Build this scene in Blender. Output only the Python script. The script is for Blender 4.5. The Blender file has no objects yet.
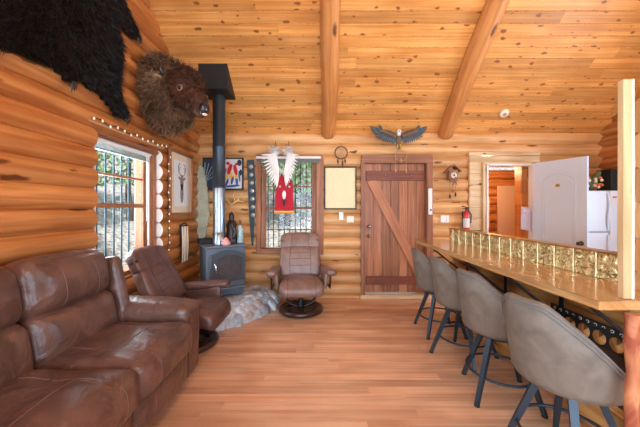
import bpy, math, random
import numpy as np
from mathutils import Vector, Matrix
PI = math.pi
R = math.radians
rng = random.Random(7)
nrs = np.random.RandomState(5)
C = bpy.context.scene.collection
sc = bpy.context.scene

# ------------------------------------------------------------------ camera, world, lights, exposure
cam_d = bpy.data.cameras.new('camera')
cam = bpy.data.objects.new('camera', cam_d); C.objects.link(cam)
cam.location = (0, 0, 1.4); cam.rotation_euler = (R(90), 0, 0)
cam_d.sensor_width = 36; cam_d.lens = 16.2; cam_d.shift_y = -0.0086
cam_d.clip_start = 0.02; cam_d.clip_end = 200
sc.camera = cam
sc.view_settings.view_transform = 'Standard'
sc.view_settings.look = 'None'
sc.view_settings.exposure = 0.8
sc.view_settings.gamma = 1.0
sc.view_settings.use_curve_mapping = False
sc.cycles.use_denoising = True
sc.cycles.max_bounces = 8
sc.cycles.sample_clamp_indirect = 6

w = bpy.data.worlds.new('sky'); sc.world = w; w.use_nodes = True
nt = w.node_tree; nt.nodes.clear()
wo = nt.nodes.new('ShaderNodeOutputWorld'); bg = nt.nodes.new('ShaderNodeBackground')
sky = nt.nodes.new('ShaderNodeTexSky'); sky.sky_type = 'HOSEK_WILKIE'
sky.sun_direction = (-0.3, 0.5, 0.8); sky.turbidity = 4
bg.inputs[1].default_value = 2.8
nt.links.new(sky.outputs[0], bg.inputs[0]); nt.links.new(bg.outputs[0], wo.inputs[0])

def area(name, loc, rot, sx, sy, power, col=(1, 1, 1)):
    l = bpy.data.lights.new(name, 'AREA'); l.shape = 'RECTANGLE'; l.size = sx; l.size_y = sy
    l.energy = power; l.color = col
    o = bpy.data.objects.new(name, l); C.objects.link(o); o.location = loc; o.rotation_euler = rot
    return o
# side window daylight; rear, gable, front and kitchen lamps are added fill, sources unseen
area('rear_window_daylight', (0.6, -2.75, 1.7), (R(90), 0, 0), 4.6, 2.4, 250, (0.60, 0.80, 1.0))
area('gable_window_daylight', (0.6, -2.75, 3.3), (R(105), 0, 0), 2.6, 0.7, 100, (0.60, 0.80, 1.0))
area('side_window_daylight', (-2.5, 2.95, 1.6), (R(90), 0, R(-90)), 1.2, 1.4, 62, (0.76, 0.89, 1.0))
area('side_window_daylight_front', (-2.45, -0.6, 1.6), (R(90), 0, R(-90)), 1.4, 1.3, 60, (0.70, 0.86, 1.0))
area('kitchen_window_daylight', (4.72, 1.9, 1.6), (R(90), 0, R(90)), 1.6, 1.1, 92, (0.58, 0.79, 1.0))
sun_d = bpy.data.lights.new('sun', 'SUN'); sun_d.energy = 3.2; sun_d.angle = R(3)
sun = bpy.data.objects.new('sun', sun_d); C.objects.link(sun); sun.rotation_euler = (R(28), R(18), 0)

# ------------------------------------------------------------------ materials
def new_mat(name):
    m = bpy.data.materials.new(name); m.use_nodes = True
    b = m.node_tree.nodes['Principled BSDF']
    return m, m.node_tree, b
def N(nt, t, **kw):
    n = nt.nodes.new(t)
    for k, v in kw.items(): setattr(n, k, v)
    return n
def ramp(nt, stops):
    r = N(nt, 'ShaderNodeValToRGB')
    e = r.color_ramp.elements
    while len(e) < len(stops): e.new(0.5)
    for el, (p, c) in zip(e, stops):
        el.position = p; el.color = (*c, 1) if len(c) == 3 else c
    return r
def s2l(c):
    return tuple(((x / 255) / 12.92 if x / 255 <= 0.04045 else ((x / 255 + 0.055) / 1.055) ** 2.4) for x in c)
def plain(name, rgb, rough=0.5, metal=0, spec=0.5, noise=0.0, nscale=20, bump=0.0, emit=0, coat=0, trans=0, alpha=1):
    m, nt, b = new_mat(name); c = s2l(rgb)
    b.inputs['Base Color'].default_value = (*c, 1)
    b.inputs['Roughness'].default_value = rough; b.inputs['Metallic'].default_value = metal
    b.inputs['Specular IOR Level'].default_value = spec
    b.inputs['Coat Weight'].default_value = coat
    b.inputs['Transmission Weight'].default_value = trans
    if noise or bump:
        tc = N(nt, 'ShaderNodeTexCoord'); no = N(nt, 'ShaderNodeTexNoise')
        no.inputs['Scale'].default_value = nscale; no.inputs['Detail'].default_value = 5
        nt.links.new(tc.outputs['Object'], no.inputs['Vector'])
        if noise:
            r = ramp(nt, [(0.3, tuple(x * (1 - noise) for x in c)), (0.7, tuple(min(1, x * (1 + noise)) for x in c))])
            nt.links.new(no.outputs[0], r.inputs[0]); nt.links.new(r.outputs[0], b.inputs['Base Color'])
        if bump:
            bp = N(nt, 'ShaderNodeBump'); bp.inputs['Strength'].default_value = bump; bp.inputs['Distance'].default_value = 0.01
            nt.links.new(no.outputs[0], bp.inputs['Height']); nt.links.new(bp.outputs[0], b.inputs['Normal'])
    if emit:
        b.inputs['Emission Color'].default_value = (*c, 1); b.inputs['Emission Strength'].default_value = emit
    return m
def wood(name, light, dark, knot=(90, 45, 18), kn=(2.2, 6.0), ksize=0.16, kprob=0.5, rough=0.4, gr=(1.2, 38), var=0.22, coat=0.0, mixlo=0.35, mixhi=0.7, bump=0.15):
    """grain along u of the UV map, a random number per board or log in the attribute 'rnd'"""
    m, nt, b = new_mat(name); L = nt.links.new
    uv = N(nt, 'ShaderNodeUVMap'); at = N(nt, 'ShaderNodeAttribute', attribute_name='rnd')
    mul = N(nt, 'ShaderNodeVectorMath', operation='MULTIPLY_ADD')
    L(at.outputs['Fac'], mul.inputs[0]); mul.inputs[1].default_value = (37.3, 19.7, 0); L(uv.outputs[0], mul.inputs[2])
    mp = N(nt, 'ShaderNodeMapping'); mp.inputs['Scale'].default_value = (gr[0], gr[1], 1); L(mul.outputs[0], mp.inputs[0])
    # gentle warp of the grain
    n1 = N(nt, 'ShaderNodeTexNoise', noise_dimensions='2D'); n1.inputs['Scale'].default_value = 1; n1.inputs['Detail'].default_value = 5; n1.inputs['Distortion'].default_value = 0.6
    L(mp.outputs[0], n1.inputs['Vector'])
    n2 = N(nt, 'ShaderNodeTexNoise', noise_dimensions='2D'); n2.inputs['Scale'].default_value = 1.6; n2.inputs['Detail'].default_value = 2
    L(mul.outputs[0], n2.inputs['Vector'])
    r = ramp(nt, [(mixlo, s2l(dark)), (mixhi, s2l(light))]); L(n1.outputs[0], r.inputs[0])
    # broad patches
    mx = N(nt, 'ShaderNodeMix', data_type='RGBA', blend_type='MULTIPLY'); 
    r2 = ramp(nt, [(0.3, (0.74, 0.66, 0.58)), (0.62, (1, 1, 1))]); L(n2.outputs[0], r2.inputs[0])
    mx.inputs[0].default_value = 0.7; L(r.outputs[0], mx.inputs[6]); L(r2.outputs[0], mx.inputs[7])
    # per-board value shift
    wn = N(nt, 'ShaderNodeTexWhiteNoise', noise_dimensions='1D'); L(at.outputs['Fac'], wn.inputs['W'])
    mr = N(nt, 'ShaderNodeMapRange'); mr.inputs[3].default_value = 1 - var; mr.inputs[4].default_value = 1 + var * 0.6
    L(wn.outputs['Value'], mr.inputs[0])
    hs = N(nt, 'ShaderNodeHueSaturation'); L(mx.outputs[2], hs.inputs['Color']); L(mr.outputs[0], hs.inputs['Value'])
    out = hs.outputs[0]
    if kprob > 0:
        mk = N(nt, 'ShaderNodeMapping'); mk.inputs['Scale'].default_value = (kn[0], kn[1], 1); 
        wn_ = N(nt, 'ShaderNodeTexNoise', noise_dimensions='2D'); wn_.inputs['Scale'].default_value = 14; L(mul.outputs[0], wn_.inputs['Vector'])
        wm = N(nt, 'ShaderNodeVectorMath', operation='MULTIPLY_ADD'); L(wn_.outputs['Color'], wm.inputs[0]); wm.inputs[1].default_value = (0.05, 0.035, 0); L(mul.outputs[0], wm.inputs[2])
        L(wm.outputs[0], mk.inputs[0])
        vo = N(nt, 'ShaderNodeTexVoronoi', voronoi_dimensions='2D', feature='F1'); vo.inputs['Scale'].default_value = 1; L(mk.outputs[0], vo.inputs['Vector'])
        sx = N(nt, 'ShaderNodeSeparateColor'); L(vo.outputs['Color'], sx.inputs[0])
        # radius by cell colour
        rad = N(nt, 'ShaderNodeMapRange'); rad.inputs[1].default_value = 1 - kprob; rad.inputs[2].default_value = 1
        rad.inputs[3].default_value = 0.0; rad.inputs[4].default_value = ksize; L(sx.outputs[0], rad.inputs[0])
        dv = N(nt, 'ShaderNodeMath', operation='SUBTRACT'); L(vo.outputs['Distance'], dv.inputs[0]); L(rad.outputs[0], dv.inputs[1])
        kr = ramp(nt, [(0.0, (0.9,) * 3), (0.07, (0, 0, 0))]); L(dv.outputs[0], kr.inputs[0])
        gt = N(nt, 'ShaderNodeMath', operation='GREATER_THAN'); L(sx.outputs[0], gt.inputs[0]); gt.inputs[1].default_value = 1 - kprob
        mf = N(nt, 'ShaderNodeMath', operation='MULTIPLY'); L(kr.outputs[0], mf.inputs[0]); L(gt.outputs[0], mf.inputs[1])
        km = N(nt, 'ShaderNodeMix', data_type='RGBA'); L(mf.outputs[0], km.inputs[0]); L(out, km.inputs[6])
        km.inputs[7].default_value = (*s2l(knot), 1); out = km.outputs[2]
    L(out, b.inputs['Base Color'])
    bp = N(nt, 'ShaderNodeBump'); bp.inputs['Strength'].default_value = bump; bp.inputs['Distance'].default_value = 0.004
    L(n1.outputs[0], bp.inputs['Height']); L(bp.outputs[0], b.inputs['Normal'])
    b.inputs['Roughness'].default_value = rough; b.inputs['Coat Weight'].default_value = coat; b.inputs['Coat Roughness'].default_value = 0.15
    b.inputs['Specular IOR Level'].default_value = 0.4
    return m
def fur_mat(name, c1, c2, rough=0.6):
    m, nt, b = new_mat(name); L = nt.links.new
    at = N(nt, 'ShaderNodeAttribute', attribute_name='rnd')
    tc = N(nt, 'ShaderNodeTexCoord'); no = N(nt, 'ShaderNodeTexNoise'); no.inputs['Scale'].default_value = 6
    L(tc.outputs['Object'], no.inputs['Vector'])
    ad = N(nt, 'ShaderNodeMath', operation='MULTIPLY_ADD'); L(at.outputs['Fac'], ad.inputs[0]); ad.inputs[1].default_value = 0.85
    mm = N(nt, 'ShaderNodeMath', operation='MULTIPLY_ADD'); L(no.outputs[0], mm.inputs[0]); mm.inputs[1].default_value = 1.6; mm.inputs[2].default_value = -0.75
    L(mm.outputs[0], ad.inputs[2])
    r = ramp(nt, [(0.0, s2l(c1)), (1.0, s2l(c2))]); L(ad.outputs[0], r.inputs[0]); L(r.outputs[0], b.inputs['Base Color'])
    b.inputs['Roughness'].default_value = rough; b.inputs['Specular IOR Level'].default_value = 0.25
    return m
def leather(name, c1, c2, rough=0.33, wr=0.35, sc1=7, coat=0.15):
    m, nt, b = new_mat(name); L = nt.links.new
    tc = N(nt, 'ShaderNodeTexCoord')
    n1 = N(nt, 'ShaderNodeTexNoise'); n1.inputs['Scale'].default_value = sc1; n1.inputs['Detail'].default_value = 4; n1.inputs['Distortion'].default_value = 0.8
    L(tc.outputs['Object'], n1.inputs['Vector'])
    r = ramp(nt, [(0.32, s2l(c2)), (0.68, s2l(c1))]); L(n1.outputs[0], r.inputs[0]); L(r.outputs[0], b.inputs['Base Color'])
    n2 = N(nt, 'ShaderNodeTexNoise'); n2.inputs['Scale'].default_value = 9; n2.inputs['Detail'].default_value = 3; n2.inputs['Distortion'].default_value = 1.5
    v = N(nt, 'ShaderNodeTexVoronoi'); v.inputs['Scale'].default_value = 160
    L(tc.outputs['Object'], n2.inputs['Vector']); L(tc.outputs['Object'], v.inputs['Vector'])
    b1 = N(nt, 'ShaderNodeBump'); b1.inputs['Strength'].default_value = wr; b1.inputs['Distance'].default_value = 0.03
    b2 = N(nt, 'ShaderNodeBump'); b2.inputs['Strength'].default_value = 0.12; b2.inputs['Distance'].default_value = 0.002
    L(n2.outputs[0], b1.inputs['Height']); L(v.outputs['Distance'], b2.inputs['Height']); L(b1.outputs[0], b2.inputs['Normal']); L(b2.outputs[0], b.inputs['Normal'])
    b.inputs['Roughness'].default_value = rough; b.inputs['Coat Weight'].default_value = coat; b.inputs['Coat Roughness'].default_value = 0.3
    return m

M = {}
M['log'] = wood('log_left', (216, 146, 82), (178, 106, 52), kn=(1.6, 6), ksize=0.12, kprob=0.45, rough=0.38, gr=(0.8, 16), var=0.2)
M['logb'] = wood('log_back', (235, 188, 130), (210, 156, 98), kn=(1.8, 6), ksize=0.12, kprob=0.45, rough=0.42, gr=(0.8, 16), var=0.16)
M['ceil'] = wood('ceiling_board', (234, 174, 100), (210, 140, 70), knot=(128, 72, 34), kn=(4.4, 8.5), ksize=0.13, kprob=0.55, rough=0.42, gr=(0.7, 30), var=0.2)
M['beam'] = wood('beam_log', (224, 158, 92), (194, 124, 64), kn=(2, 5), ksize=0.12, kprob=0.3, rough=0.45, gr=(1, 18), var=0.08)
M['floor'] = wood('floor_board', (242, 196, 158), (222, 168, 130), kprob=0.0, rough=0.26, gr=(0.8, 34), var=0.19, coat=0.15, bump=0.04)
M['pale'] = wood('pale_board', (232, 208, 164), (212, 178, 128), kn=(2, 6), ksize=0.14, kprob=0.4, rough=0.45, gr=(1, 22), var=0.1)
M['redwood'] = wood('red_board', (170, 116, 84), (140, 88, 60), kprob=0.0, rough=0.45, gr=(1, 34), var=0.2)
M['doorwood'] = wood('door_board', (192, 132, 94), (156, 98, 66), kprob=0.0, rough=0.42, gr=(1.2, 34), var=0.26)
M['bracedark'] = wood('door_brace_dark', (148, 84, 60), (122, 66, 46), kprob=0.0, rough=0.45, gr=(1, 34), var=0.1)
M['bracelight'] = wood('door_brace_light', (196, 134, 94), (172, 108, 72), kprob=0.0, rough=0.45, gr=(1, 34), var=0.05)
M['trimred'] = wood('window_trim', (186, 126, 84), (150, 94, 58), kprob=0.0, rough=0.45, gr=(1, 30), var=0.15)
M['counter'] = wood('counter_top', (224, 180, 122), (194, 140, 84), knot=(110, 58, 20), kn=(1.5, 4), ksize=0.12, kprob=0.4, rough=0.16, gr=(1.5, 22), var=0.1, coat=0.5)
M['knee'] = wood('bar_front', (222, 170, 106), (186, 128, 70), kn=(1.6, 5), ksize=0.14, kprob=0.5, rough=0.35, gr=(1, 18), var=0.18)
M['bark'] = wood('reddish_pole', (206, 140, 96), (150, 74, 48), kn=(5, 8), ksize=0.25, kprob=0.5, rough=0.5, gr=(6, 16), var=0.1)
M['post'] = wood('post_board', (208, 180, 134), (184, 150, 102), kn=(2, 6), ksize=0.14, kprob=0.4, rough=0.5, gr=(1, 22), var=0.05)
M['dkwood'] = wood('dark_wood', (74, 46, 38), (46, 27, 24), kprob=0.0, rough=0.3, var=0.1, coat=0.3)
M['endgrain'] = plain('log_end', (226, 176, 110), 0.6, noise=0.15, nscale=30)
M['whitepaint'] = plain('white_paint', (236, 234, 228), 0.5)
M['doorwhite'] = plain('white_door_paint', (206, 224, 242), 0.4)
M['leather'] = leather('brown_leather', (112, 80, 68), (82, 56, 46), rough=0.34)
M['leather2'] = leather('taupe_brown_leather', (138, 108, 94), (116, 86, 74), rough=0.36, wr=0.2)
M['leather3'] = leather('dark_brown_leather', (108, 76, 66), (84, 55, 47), rough=0.36, wr=0.2)
M['stitch'] = plain('stitching', (122, 92, 78), 0.7)
M['stitchdk'] = plain('dark_piping', (66, 42, 34), 0.6)
M['suede'] = leather('grey_brown_suede', (124, 115, 104), (102, 94, 84), rough=0.55, wr=0.08, sc1=10, coat=0.0)
M['suedepipe'] = plain('grey_piping', (116, 112, 108), 0.6)
M['blackmetal'] = plain('black_metal', (26, 30, 34), 0.4, metal=0.3)
M['stoolmetal'] = plain('stool_metal', (46, 58, 68), 0.38, metal=0.35)
M['iron'] = plain('stove_iron', (98, 110, 122), 0.5, metal=0.25, noise=0.08, nscale=60, bump=0.05)
M['irondoor'] = plain('stove_door_iron', (66, 74, 82), 0.5, metal=0.25)
M['irontop'] = plain('stove_top_iron', (112, 122, 132), 0.45, metal=0.3)
M['black'] = plain('matt_black', (24, 26, 28), 0.6)
M['pipe'] = plain('black_pipe', (54, 66, 74), 0.35, metal=0.5)
M['galv'] = plain('galvanised_pipe', (150, 160, 168), 0.28, metal=0.9, noise=0.1, nscale=8)
M['chrome'] = plain('chrome', (200, 202, 204), 0.2, metal=1)
M['brass'] = plain('brass', (196, 160, 84), 0.3, metal=1)
M['glassdk'] = plain('stove_glass', (66, 68, 70), 0.12, spec=0.8, noise=0.25, nscale=14)
M['cream'] = plain('cream', (236, 226, 204), 0.7)
M['mat'] = plain('cream_mat', (226, 206, 178), 0.8)
M['paper'] = plain('paper', (224, 226, 224), 0.8)
M['yellowpaper'] = plain('yellow_paper', (232, 222, 176), 0.8, noise=0.06, nscale=60)
M['red'] = plain('red_cloth', (186, 10, 42), 0.75, noise=0.1)
M['redpaint'] = plain('red_paint', (196, 30, 34), 0.3, coat=0.4)
M['yellow'] = plain('yellow', (238, 186, 44), 0.6)
M['orange'] = plain('orange', (226, 104, 40), 0.6)
M['blue'] = plain('blue', (44, 84, 150), 0.6)
M['teal'] = plain('teal_cloth', (48, 74, 84), 0.7, noise=0.12)
M['navy'] = plain('navy', (28, 40, 62), 0.6)
M['silver'] = plain('silver', (216, 218, 216), 0.3, metal=0.7)
M['feather'] = plain('white_feather', (238, 236, 230), 0.8)
M['featherdk'] = plain('dark_feather', (52, 50, 50), 0.7)
M['eagle'] = plain('eagle_wing', (66, 76, 82), 0.55, noise=0.45, nscale=30)
M['eaglebody'] = plain('eagle_body', (112, 92, 70), 0.6, noise=0.3, nscale=40)
M['bear'] = fur_mat('black_fur', (12, 10, 10), (34, 28, 26), 0.42)
M['bison'] = fur_mat('brown_fur', (58, 40, 28), (150, 112, 80), 0.6)
M['bisonhead'] = fur_mat('dark_brown_fur', (40, 24, 17), (112, 70, 48), 0.55)
M['pelt'] = fur_mat('grey_cream_fur', (186, 180, 152), (236, 234, 214), 0.7)
M['horn'] = plain('horn', (40, 38, 38), 0.25)
M['bone'] = plain('bone', (226, 212, 184), 0.6)
M['antler'] = plain('pale_antler', (222, 184, 124), 0.6, noise=0.12)
M['purple'] = plain('lilac_towel', (206, 204, 226), 0.9, bump=0.3, nscale=200)
M['turq'] = plain('pale_turquoise_glaze', (160, 186, 186), 0.3, noise=0.25, nscale=30)
M['pink'] = plain('pink_glaze', (222, 160, 152), 0.4, noise=0.2, nscale=25)
M['bronze'] = plain('dark_bronze', (60, 52, 50), 0.4, metal=0.5, noise=0.3)
M['palebrass'] = plain('pale_brass', (240, 226, 176), 0.25, metal=0.7)
M['brown'] = plain('brown_leather_strap', (110, 70, 46), 0.7)
M['tan'] = plain('tan', (190, 150, 104), 0.8)
M['greyplastic'] = plain('grey_plastic', (150, 158, 150), 0.5)
M['beige'] = plain('beige_door_paint', (206, 176, 150), 0.55)
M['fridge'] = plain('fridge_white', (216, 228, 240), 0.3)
M['seam'] = plain('dark_seam', (60, 60, 62), 0.6)
M['green'] = plain('leaf_green', (88, 108, 70), 0.7, noise=0.3)
M['clockwood'] = plain('clock_wood', (150, 104, 74), 0.6, noise=0.2, nscale=40)
M['mortar'] = plain('mortar', (186, 192, 198), 0.9, noise=0.15, nscale=30, bump=0.4)
M['curtdk'] = plain('dark_brown_panel', (70, 46, 30), 0.8, noise=0.2)

def stone_mat():
    m, nt, b = new_mat('river_stone'); L = nt.links.new
    at = N(nt, 'ShaderNodeAttribute', attribute_name='rnd')
    r = ramp(nt, [(0, s2l((178, 194, 204))), (0.25, s2l((214, 222, 228))), (0.5, s2l((164, 178, 188))), (0.7, s2l((220, 222, 220))), (0.85, s2l((176, 160, 150))), (1.0, s2l((134, 148, 158)))])
    L(at.outputs['Fac'], r.inputs[0])
    tc = N(nt, 'ShaderNodeTexCoord'); no = N(nt, 'ShaderNodeTexNoise'); no.inputs['Scale'].default_value = 24; no.inputs['Detail'].default_value = 6
    L(tc.outputs['Object'], no.inputs['Vector'])
    r2 = ramp(nt, [(0.3, (0.72, 0.72, 0.72)), (0.7, (1.15, 1.15, 1.15))]); L(no.outputs[0], r2.inputs[0])
    mx = N(nt, 'ShaderNodeMix', data_type='RGBA', blend_type='MULTIPLY'); mx.inputs[0].default_value = 1
    L(r.outputs[0], mx.inputs[6]); L(r2.outputs[0], mx.inputs[7]); L(mx.outputs[2], b.inputs['Base Color'])
    b.inputs['Roughness'].default_value = 0.55
    return m
M['stone'] = stone_mat()
def tin_mat():
    m, nt, b = new_mat('gold_tin'); L = nt.links.new
    tc = N(nt, 'ShaderNodeTexCoord')
    v = N(nt, 'ShaderNodeTexVoronoi', feature='SMOOTH_F1'); v.inputs['Scale'].default_value = 42; L(tc.outputs['Object'], v.inputs['Vector'])
    n = N(nt, 'ShaderNodeTexNoise'); n.inputs['Scale'].default_value = 30; n.inputs['Distortion'].default_value = 2; L(tc.outputs['Object'], n.inputs['Vector'])
    bp = N(nt, 'ShaderNodeBump'); bp.inputs['Strength'].default_value = 1; bp.inputs['Distance'].default_value = 0.012
    ad = N(nt, 'ShaderNodeMath', operation='ADD'); L(v.outputs['Distance'], ad.inputs[0]); L(n.outputs[0], ad.inputs[1]); L(ad.outputs[0], bp.inputs['Height'])
    r = ramp(nt, [(0.35, s2l((140, 122, 72))), (0.58, s2l((250, 236, 180)))]); L(n.outputs[0], r.inputs[0]); L(r.outputs[0], b.inputs['Base Color'])
    L(bp.outputs[0], b.inputs['Normal']); b.inputs['Metallic'].default_value = 0.75; b.inputs['Roughness'].default_value = 0.3
    return m
M['tin'] = tin_mat()
def glass_mat():
    m = bpy.data.materials.new('window_glass'); m.use_nodes = True; nt = m.node_tree; nt.nodes.clear()
    o = N(nt, 'ShaderNodeOutputMaterial'); t = N(nt, 'ShaderNodeBsdfTransparent'); g = N(nt, 'ShaderNodeBsdfGlossy'); mx = N(nt, 'ShaderNodeMixShader')
    g.inputs['Roughness'].default_value = 0.02; mx.inputs[0].default_value = 0.012
    nt.links.new(t.outputs[0], mx.inputs[1]); nt.links.new(g.outputs[0], mx.inputs[2]); nt.links.new(mx.outputs[0], o.inputs[0])
    return m
M['glass'] = glass_mat()
def ground_mat():
    m, nt, b = new_mat('forest_floor'); L = nt.links.new
    tc = N(nt, 'ShaderNodeTexCoord'); n = N(nt, 'ShaderNodeTexNoise'); n.inputs['Scale'].default_value = 9; n.inputs['Detail'].default_value = 8
    L(tc.outputs['Object'], n.inputs['Vector'])
    r = ramp(nt, [(0.3, s2l((96, 88, 78))), (0.47, s2l((168, 158, 146))), (0.6, s2l((206, 198, 188))), (0.72, s2l((116, 126, 92)))])
    L(n.outputs[0], r.inputs[0]); L(r.outputs[0], b.inputs['Base Color']); b.inputs['Roughness'].default_value = 0.9
    return m
M['ground'] = ground_mat()
M['leaf'] = fur_mat('leaves', (104, 150, 96), (196, 220, 176), 0.7)
M['trunk'] = plain('tree_trunk', (110, 96, 84), 0.9, noise=0.3)
M['bulb'] = plain('bulb', (240, 226, 196), 0.3, emit=0.1)
M['lampglow'] = plain('lamp_shade_lit', (255, 214, 160), 0.4, emit=2.0)

# ------------------------------------------------------------------ mesh builder
def V(*a): return Vector(a)
class MB:
    def __init__(s): s.v = []; s.f = []; s.uv = []; s.rn = []; s.mi = []; s.sm = []
    def add(s, verts, faces, uvs, rnd, m=0, smooth=True):
        k = len(s.v); s.v += [tuple(p) for p in verts]
        for f, u in zip(faces, uvs):
            s.f.append(tuple(i + k for i in f)); s.uv += [tuple(q) for q in u]; s.rn.append(rnd); s.mi.append(m); s.sm.append(smooth)
    def box(s, c, d, rot=None, m=0, rnd=None, off=(0, 0, 0)):
        rnd = rng.random() if rnd is None else rnd
        hx, hy, hz = d[0] / 2, d[1] / 2, d[2] / 2
        P = [V(x * hx, y * hy, z * hz) for x in (-1, 1) for y in (-1, 1) for z in (-1, 1)]
        la = max(range(3), key=lambda i: d[i])
        F = [(0, 1, 3, 2), (4, 6, 7, 5), (0, 4, 5, 1), (2, 3, 7, 6), (0, 2, 6, 4), (1, 5, 7, 3)]
        U = []
        for f in F:
            us = []
            for i in f:
                p = P[i]; oth = [a for a in range(3) if a != la]
                us.append((p[la] + off[0], p[oth[0]] + p[oth[1]] * 1.0 + off[1]))
            U.append(us)
        if rot is not None: P = [rot @ p for p in P]
        c = Vector(c); s.add([p + c for p in P], F, U, rnd, m, False)
        return s
    def quad(s, a, b, c, d, m=0, rnd=0.5, uv=None):
        a, b, c, d = map(Vector, (a, b, c, d)); L = (b - a).length; W = (d - a).length
        s.add([a, b, c, d], [(0, 1, 2, 3)], [uv or [(0, 0), (L, 0), (L, W), (0, W)]], rnd, m, False); return s
    def poly(s, pts, n, thick, m=0, rnd=0.5):
        """flat polygon pts (3-D) extruded by thick along n"""
        n = Vector(n).normalized() * thick; pts = [Vector(p) for p in pts]; k = len(pts)
        a = pts; b = [p + n for p in pts]; F = [tuple(range(k)), tuple(range(2 * k - 1, k - 1, -1))]
        F += [(i, (i + 1) % k, (i + 1) % k + k, i + k) for i in range(k)]
        F = [tuple(reversed(f)) for f in F]
        vs = a + b
        s.add(vs, F, [[(vs[i].x + vs[i].y, vs[i].z) for i in f] for f in F], rnd, m, False); return s
    def tube(s, pts, rad, seg=12, cap=True, m=0, rnd=None, capm=None, smooth=True, flat=(1, 1), up=None, closed=False, ph=0.0, capround=0):
        rnd = rng.random() if rnd is None else rnd
        pts = [Vector(p) for p in pts]; n = len(pts)
        if not isinstance(rad, (list, tuple)): rad = [rad] * n
        if capround and not closed:
            a, b = pts[0], pts[-1]; d0 = (pts[0] - pts[1]).normalized(); d1 = (pts[-1] - pts[-2]).normalized(); r0, r1 = rad[0], rad[-1]
            pre = [(a + d0 * r0 * capround * math.sin(t), r0 * math.cos(t)) for t in (1.45, 1.0, 0.5)]
            post = [(b + d1 * r1 * capround * math.sin(t), r1 * math.cos(t)) for t in (0.5, 1.0, 1.45)]
            pts = [p for p, _ in pre] + pts + [p for p, _ in post]; rad = [r for _, r in pre] + list(rad) + [r for _, r in post]; n = len(pts)
        T = []
        for i in range(n):
            if closed: t = pts[(i + 1) % n] - pts[i - 1]
            else: t = pts[min(i + 1, n - 1)] - pts[max(i - 1, 0)]
            T.append(t.normalized())
        u = Vector(up) if up else (V(0, 0, 1) if abs(T[0].z) < 0.9 else V(0, 1, 0))
        verts = []; uvs = []; L = 0
        e = (u - T[0] * u.dot(T[0])).normalized()
        for i in range(n):
            if i: L += (pts[i] - pts[i - 1]).length
            e = (e - T[i] * e.dot(T[i])).normalized(); g = T[i].cross(e)
            for k in range(seg):
                a = 2 * PI * k / seg + ph
                verts.append(pts[i] + e * math.cos(a) * rad[i] * flat[0] + g * math.sin(a) * rad[i] * flat[1])
            uvs.append((L, rad[i]))
        F = []; U = []; mr = max(rad)
        rows = n if closed else n - 1
        for i in range(rows):
            j = (i + 1) % n
            for k in range(seg):
                k2 = (k + 1) % seg
                F.append((i * seg + k, i * seg + k2, j * seg + k2, j * seg + k))
                v0, v1 = 2 * PI * mr * k / seg, 2 * PI * mr * (k + 1) / seg
                l0 = uvs[i][0]; l1 = uvs[j][0] if j > i else l0 + (pts[j] - pts[i]).length
                U.append([(l0, v0), (l0, v1), (l1, v1), (l1, v0)])
        s.add(verts, F, U, rnd, m, smooth)
        if cap and not closed:
            for i, rev in ((0, True), (n - 1, False)):
                vs = verts[i * seg:(i + 1) * seg]; f = tuple(range(seg)); f = tuple(reversed(f)) if rev else f
                s.add(vs, [f], [[(0.3 * math.cos(2 * PI * k / seg) * rad[i], math.sin(2 * PI * k / seg) * rad[i]) for k in f]], rnd, m if capm is None else capm, False)
        return s
    def lathe(s, prof, c=(0, 0, 0), seg=20, m=0, rnd=0.5, Rm=None, smooth=True):
        c = Vector(c); vs = []; F = []; U = []
        for r, z in prof:
            for k in range(seg):
                p = V(r * math.cos(2 * PI * k / seg), r * math.sin(2 * PI * k / seg), z)
                vs.append((Rm @ p if Rm else p) + c)
        for i in range(len(prof) - 1):
            for k in range(seg):
                k2 = (k + 1) % seg; F.append((i * seg + k, i * seg + k2, (i + 1) * seg + k2, (i + 1) * seg + k))
                U.append([(prof[i][1], k * .02), (prof[i][1], k * .02 + .02), (prof[i + 1][1], k * .02 + .02), (prof[i + 1][1], k * .02)])
        s.add(vs, F, U, rnd, m, smooth)
        for i, rev in ((0, True), (len(prof) - 1, False)):
            if prof[i][0] > 1e-4:
                f = tuple(range(seg)); f = tuple(reversed(f)) if rev else f
                s.add(vs[i * seg:(i + 1) * seg], [f], [[(0, 0)] * seg], rnd, m, False)
        return s
    def grid(s, fn, nu, nv, m=0, rnd=0.5, cu=False, cv=False, smooth=True, flip=False):
        vs = [fn(i / nu, j / nv) for i in range(nu + (0 if cu else 1)) for j in range(nv + (0 if cv else 1))]
        W = nv + (0 if cv else 1); H = nu + (0 if cu else 1); F = []; U = []
        for i in range(nu):
            for j in range(nv):
                a, b = i * W + j, i * W + (j + 1) % W; c, d = ((i + 1) % H) * W + (j + 1) % W, ((i + 1) % H) * W + j
                f = (a, b, c, d); F.append(tuple(reversed(f)) if flip else f)
                p = [vs[q] for q in (a, b, c, d)]; U.append([(q[0] + q[1], q[2]) for q in p])
        s.add(vs, F, U, rnd, m, smooth); return s
    def rbox(s, c, d, r=0.03, n=8, bulge=(0, 0, 0), rot=None, fn=None, m=0, rnd=None):
        rb = RB(c, d, r, bulge, rot, fn)
        rnd = rng.random() if rnd is None else rnd
        for ax in range(3):
            for sg in (-1, 1):
                def q(u, v, ax=ax, sg=sg):
                    a, b = 2 * u - 1, 2 * v - 1
                    # pack samples towards the edges so that the rounding is smooth
                    a = math.copysign(1 - (1 - abs(a)) ** 1.5, a); b = math.copysign(1 - (1 - abs(b)) ** 1.5, b)
                    p = [0, 0, 0]; p[ax] = sg; p[(ax + 1) % 3] = a; p[(ax + 2) % 3] = b
                    return rb.pt(p)
                s.grid(q, n, n, m, rnd, flip=(sg < 0) == False and False or (sg < 0))
        return rb
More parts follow.
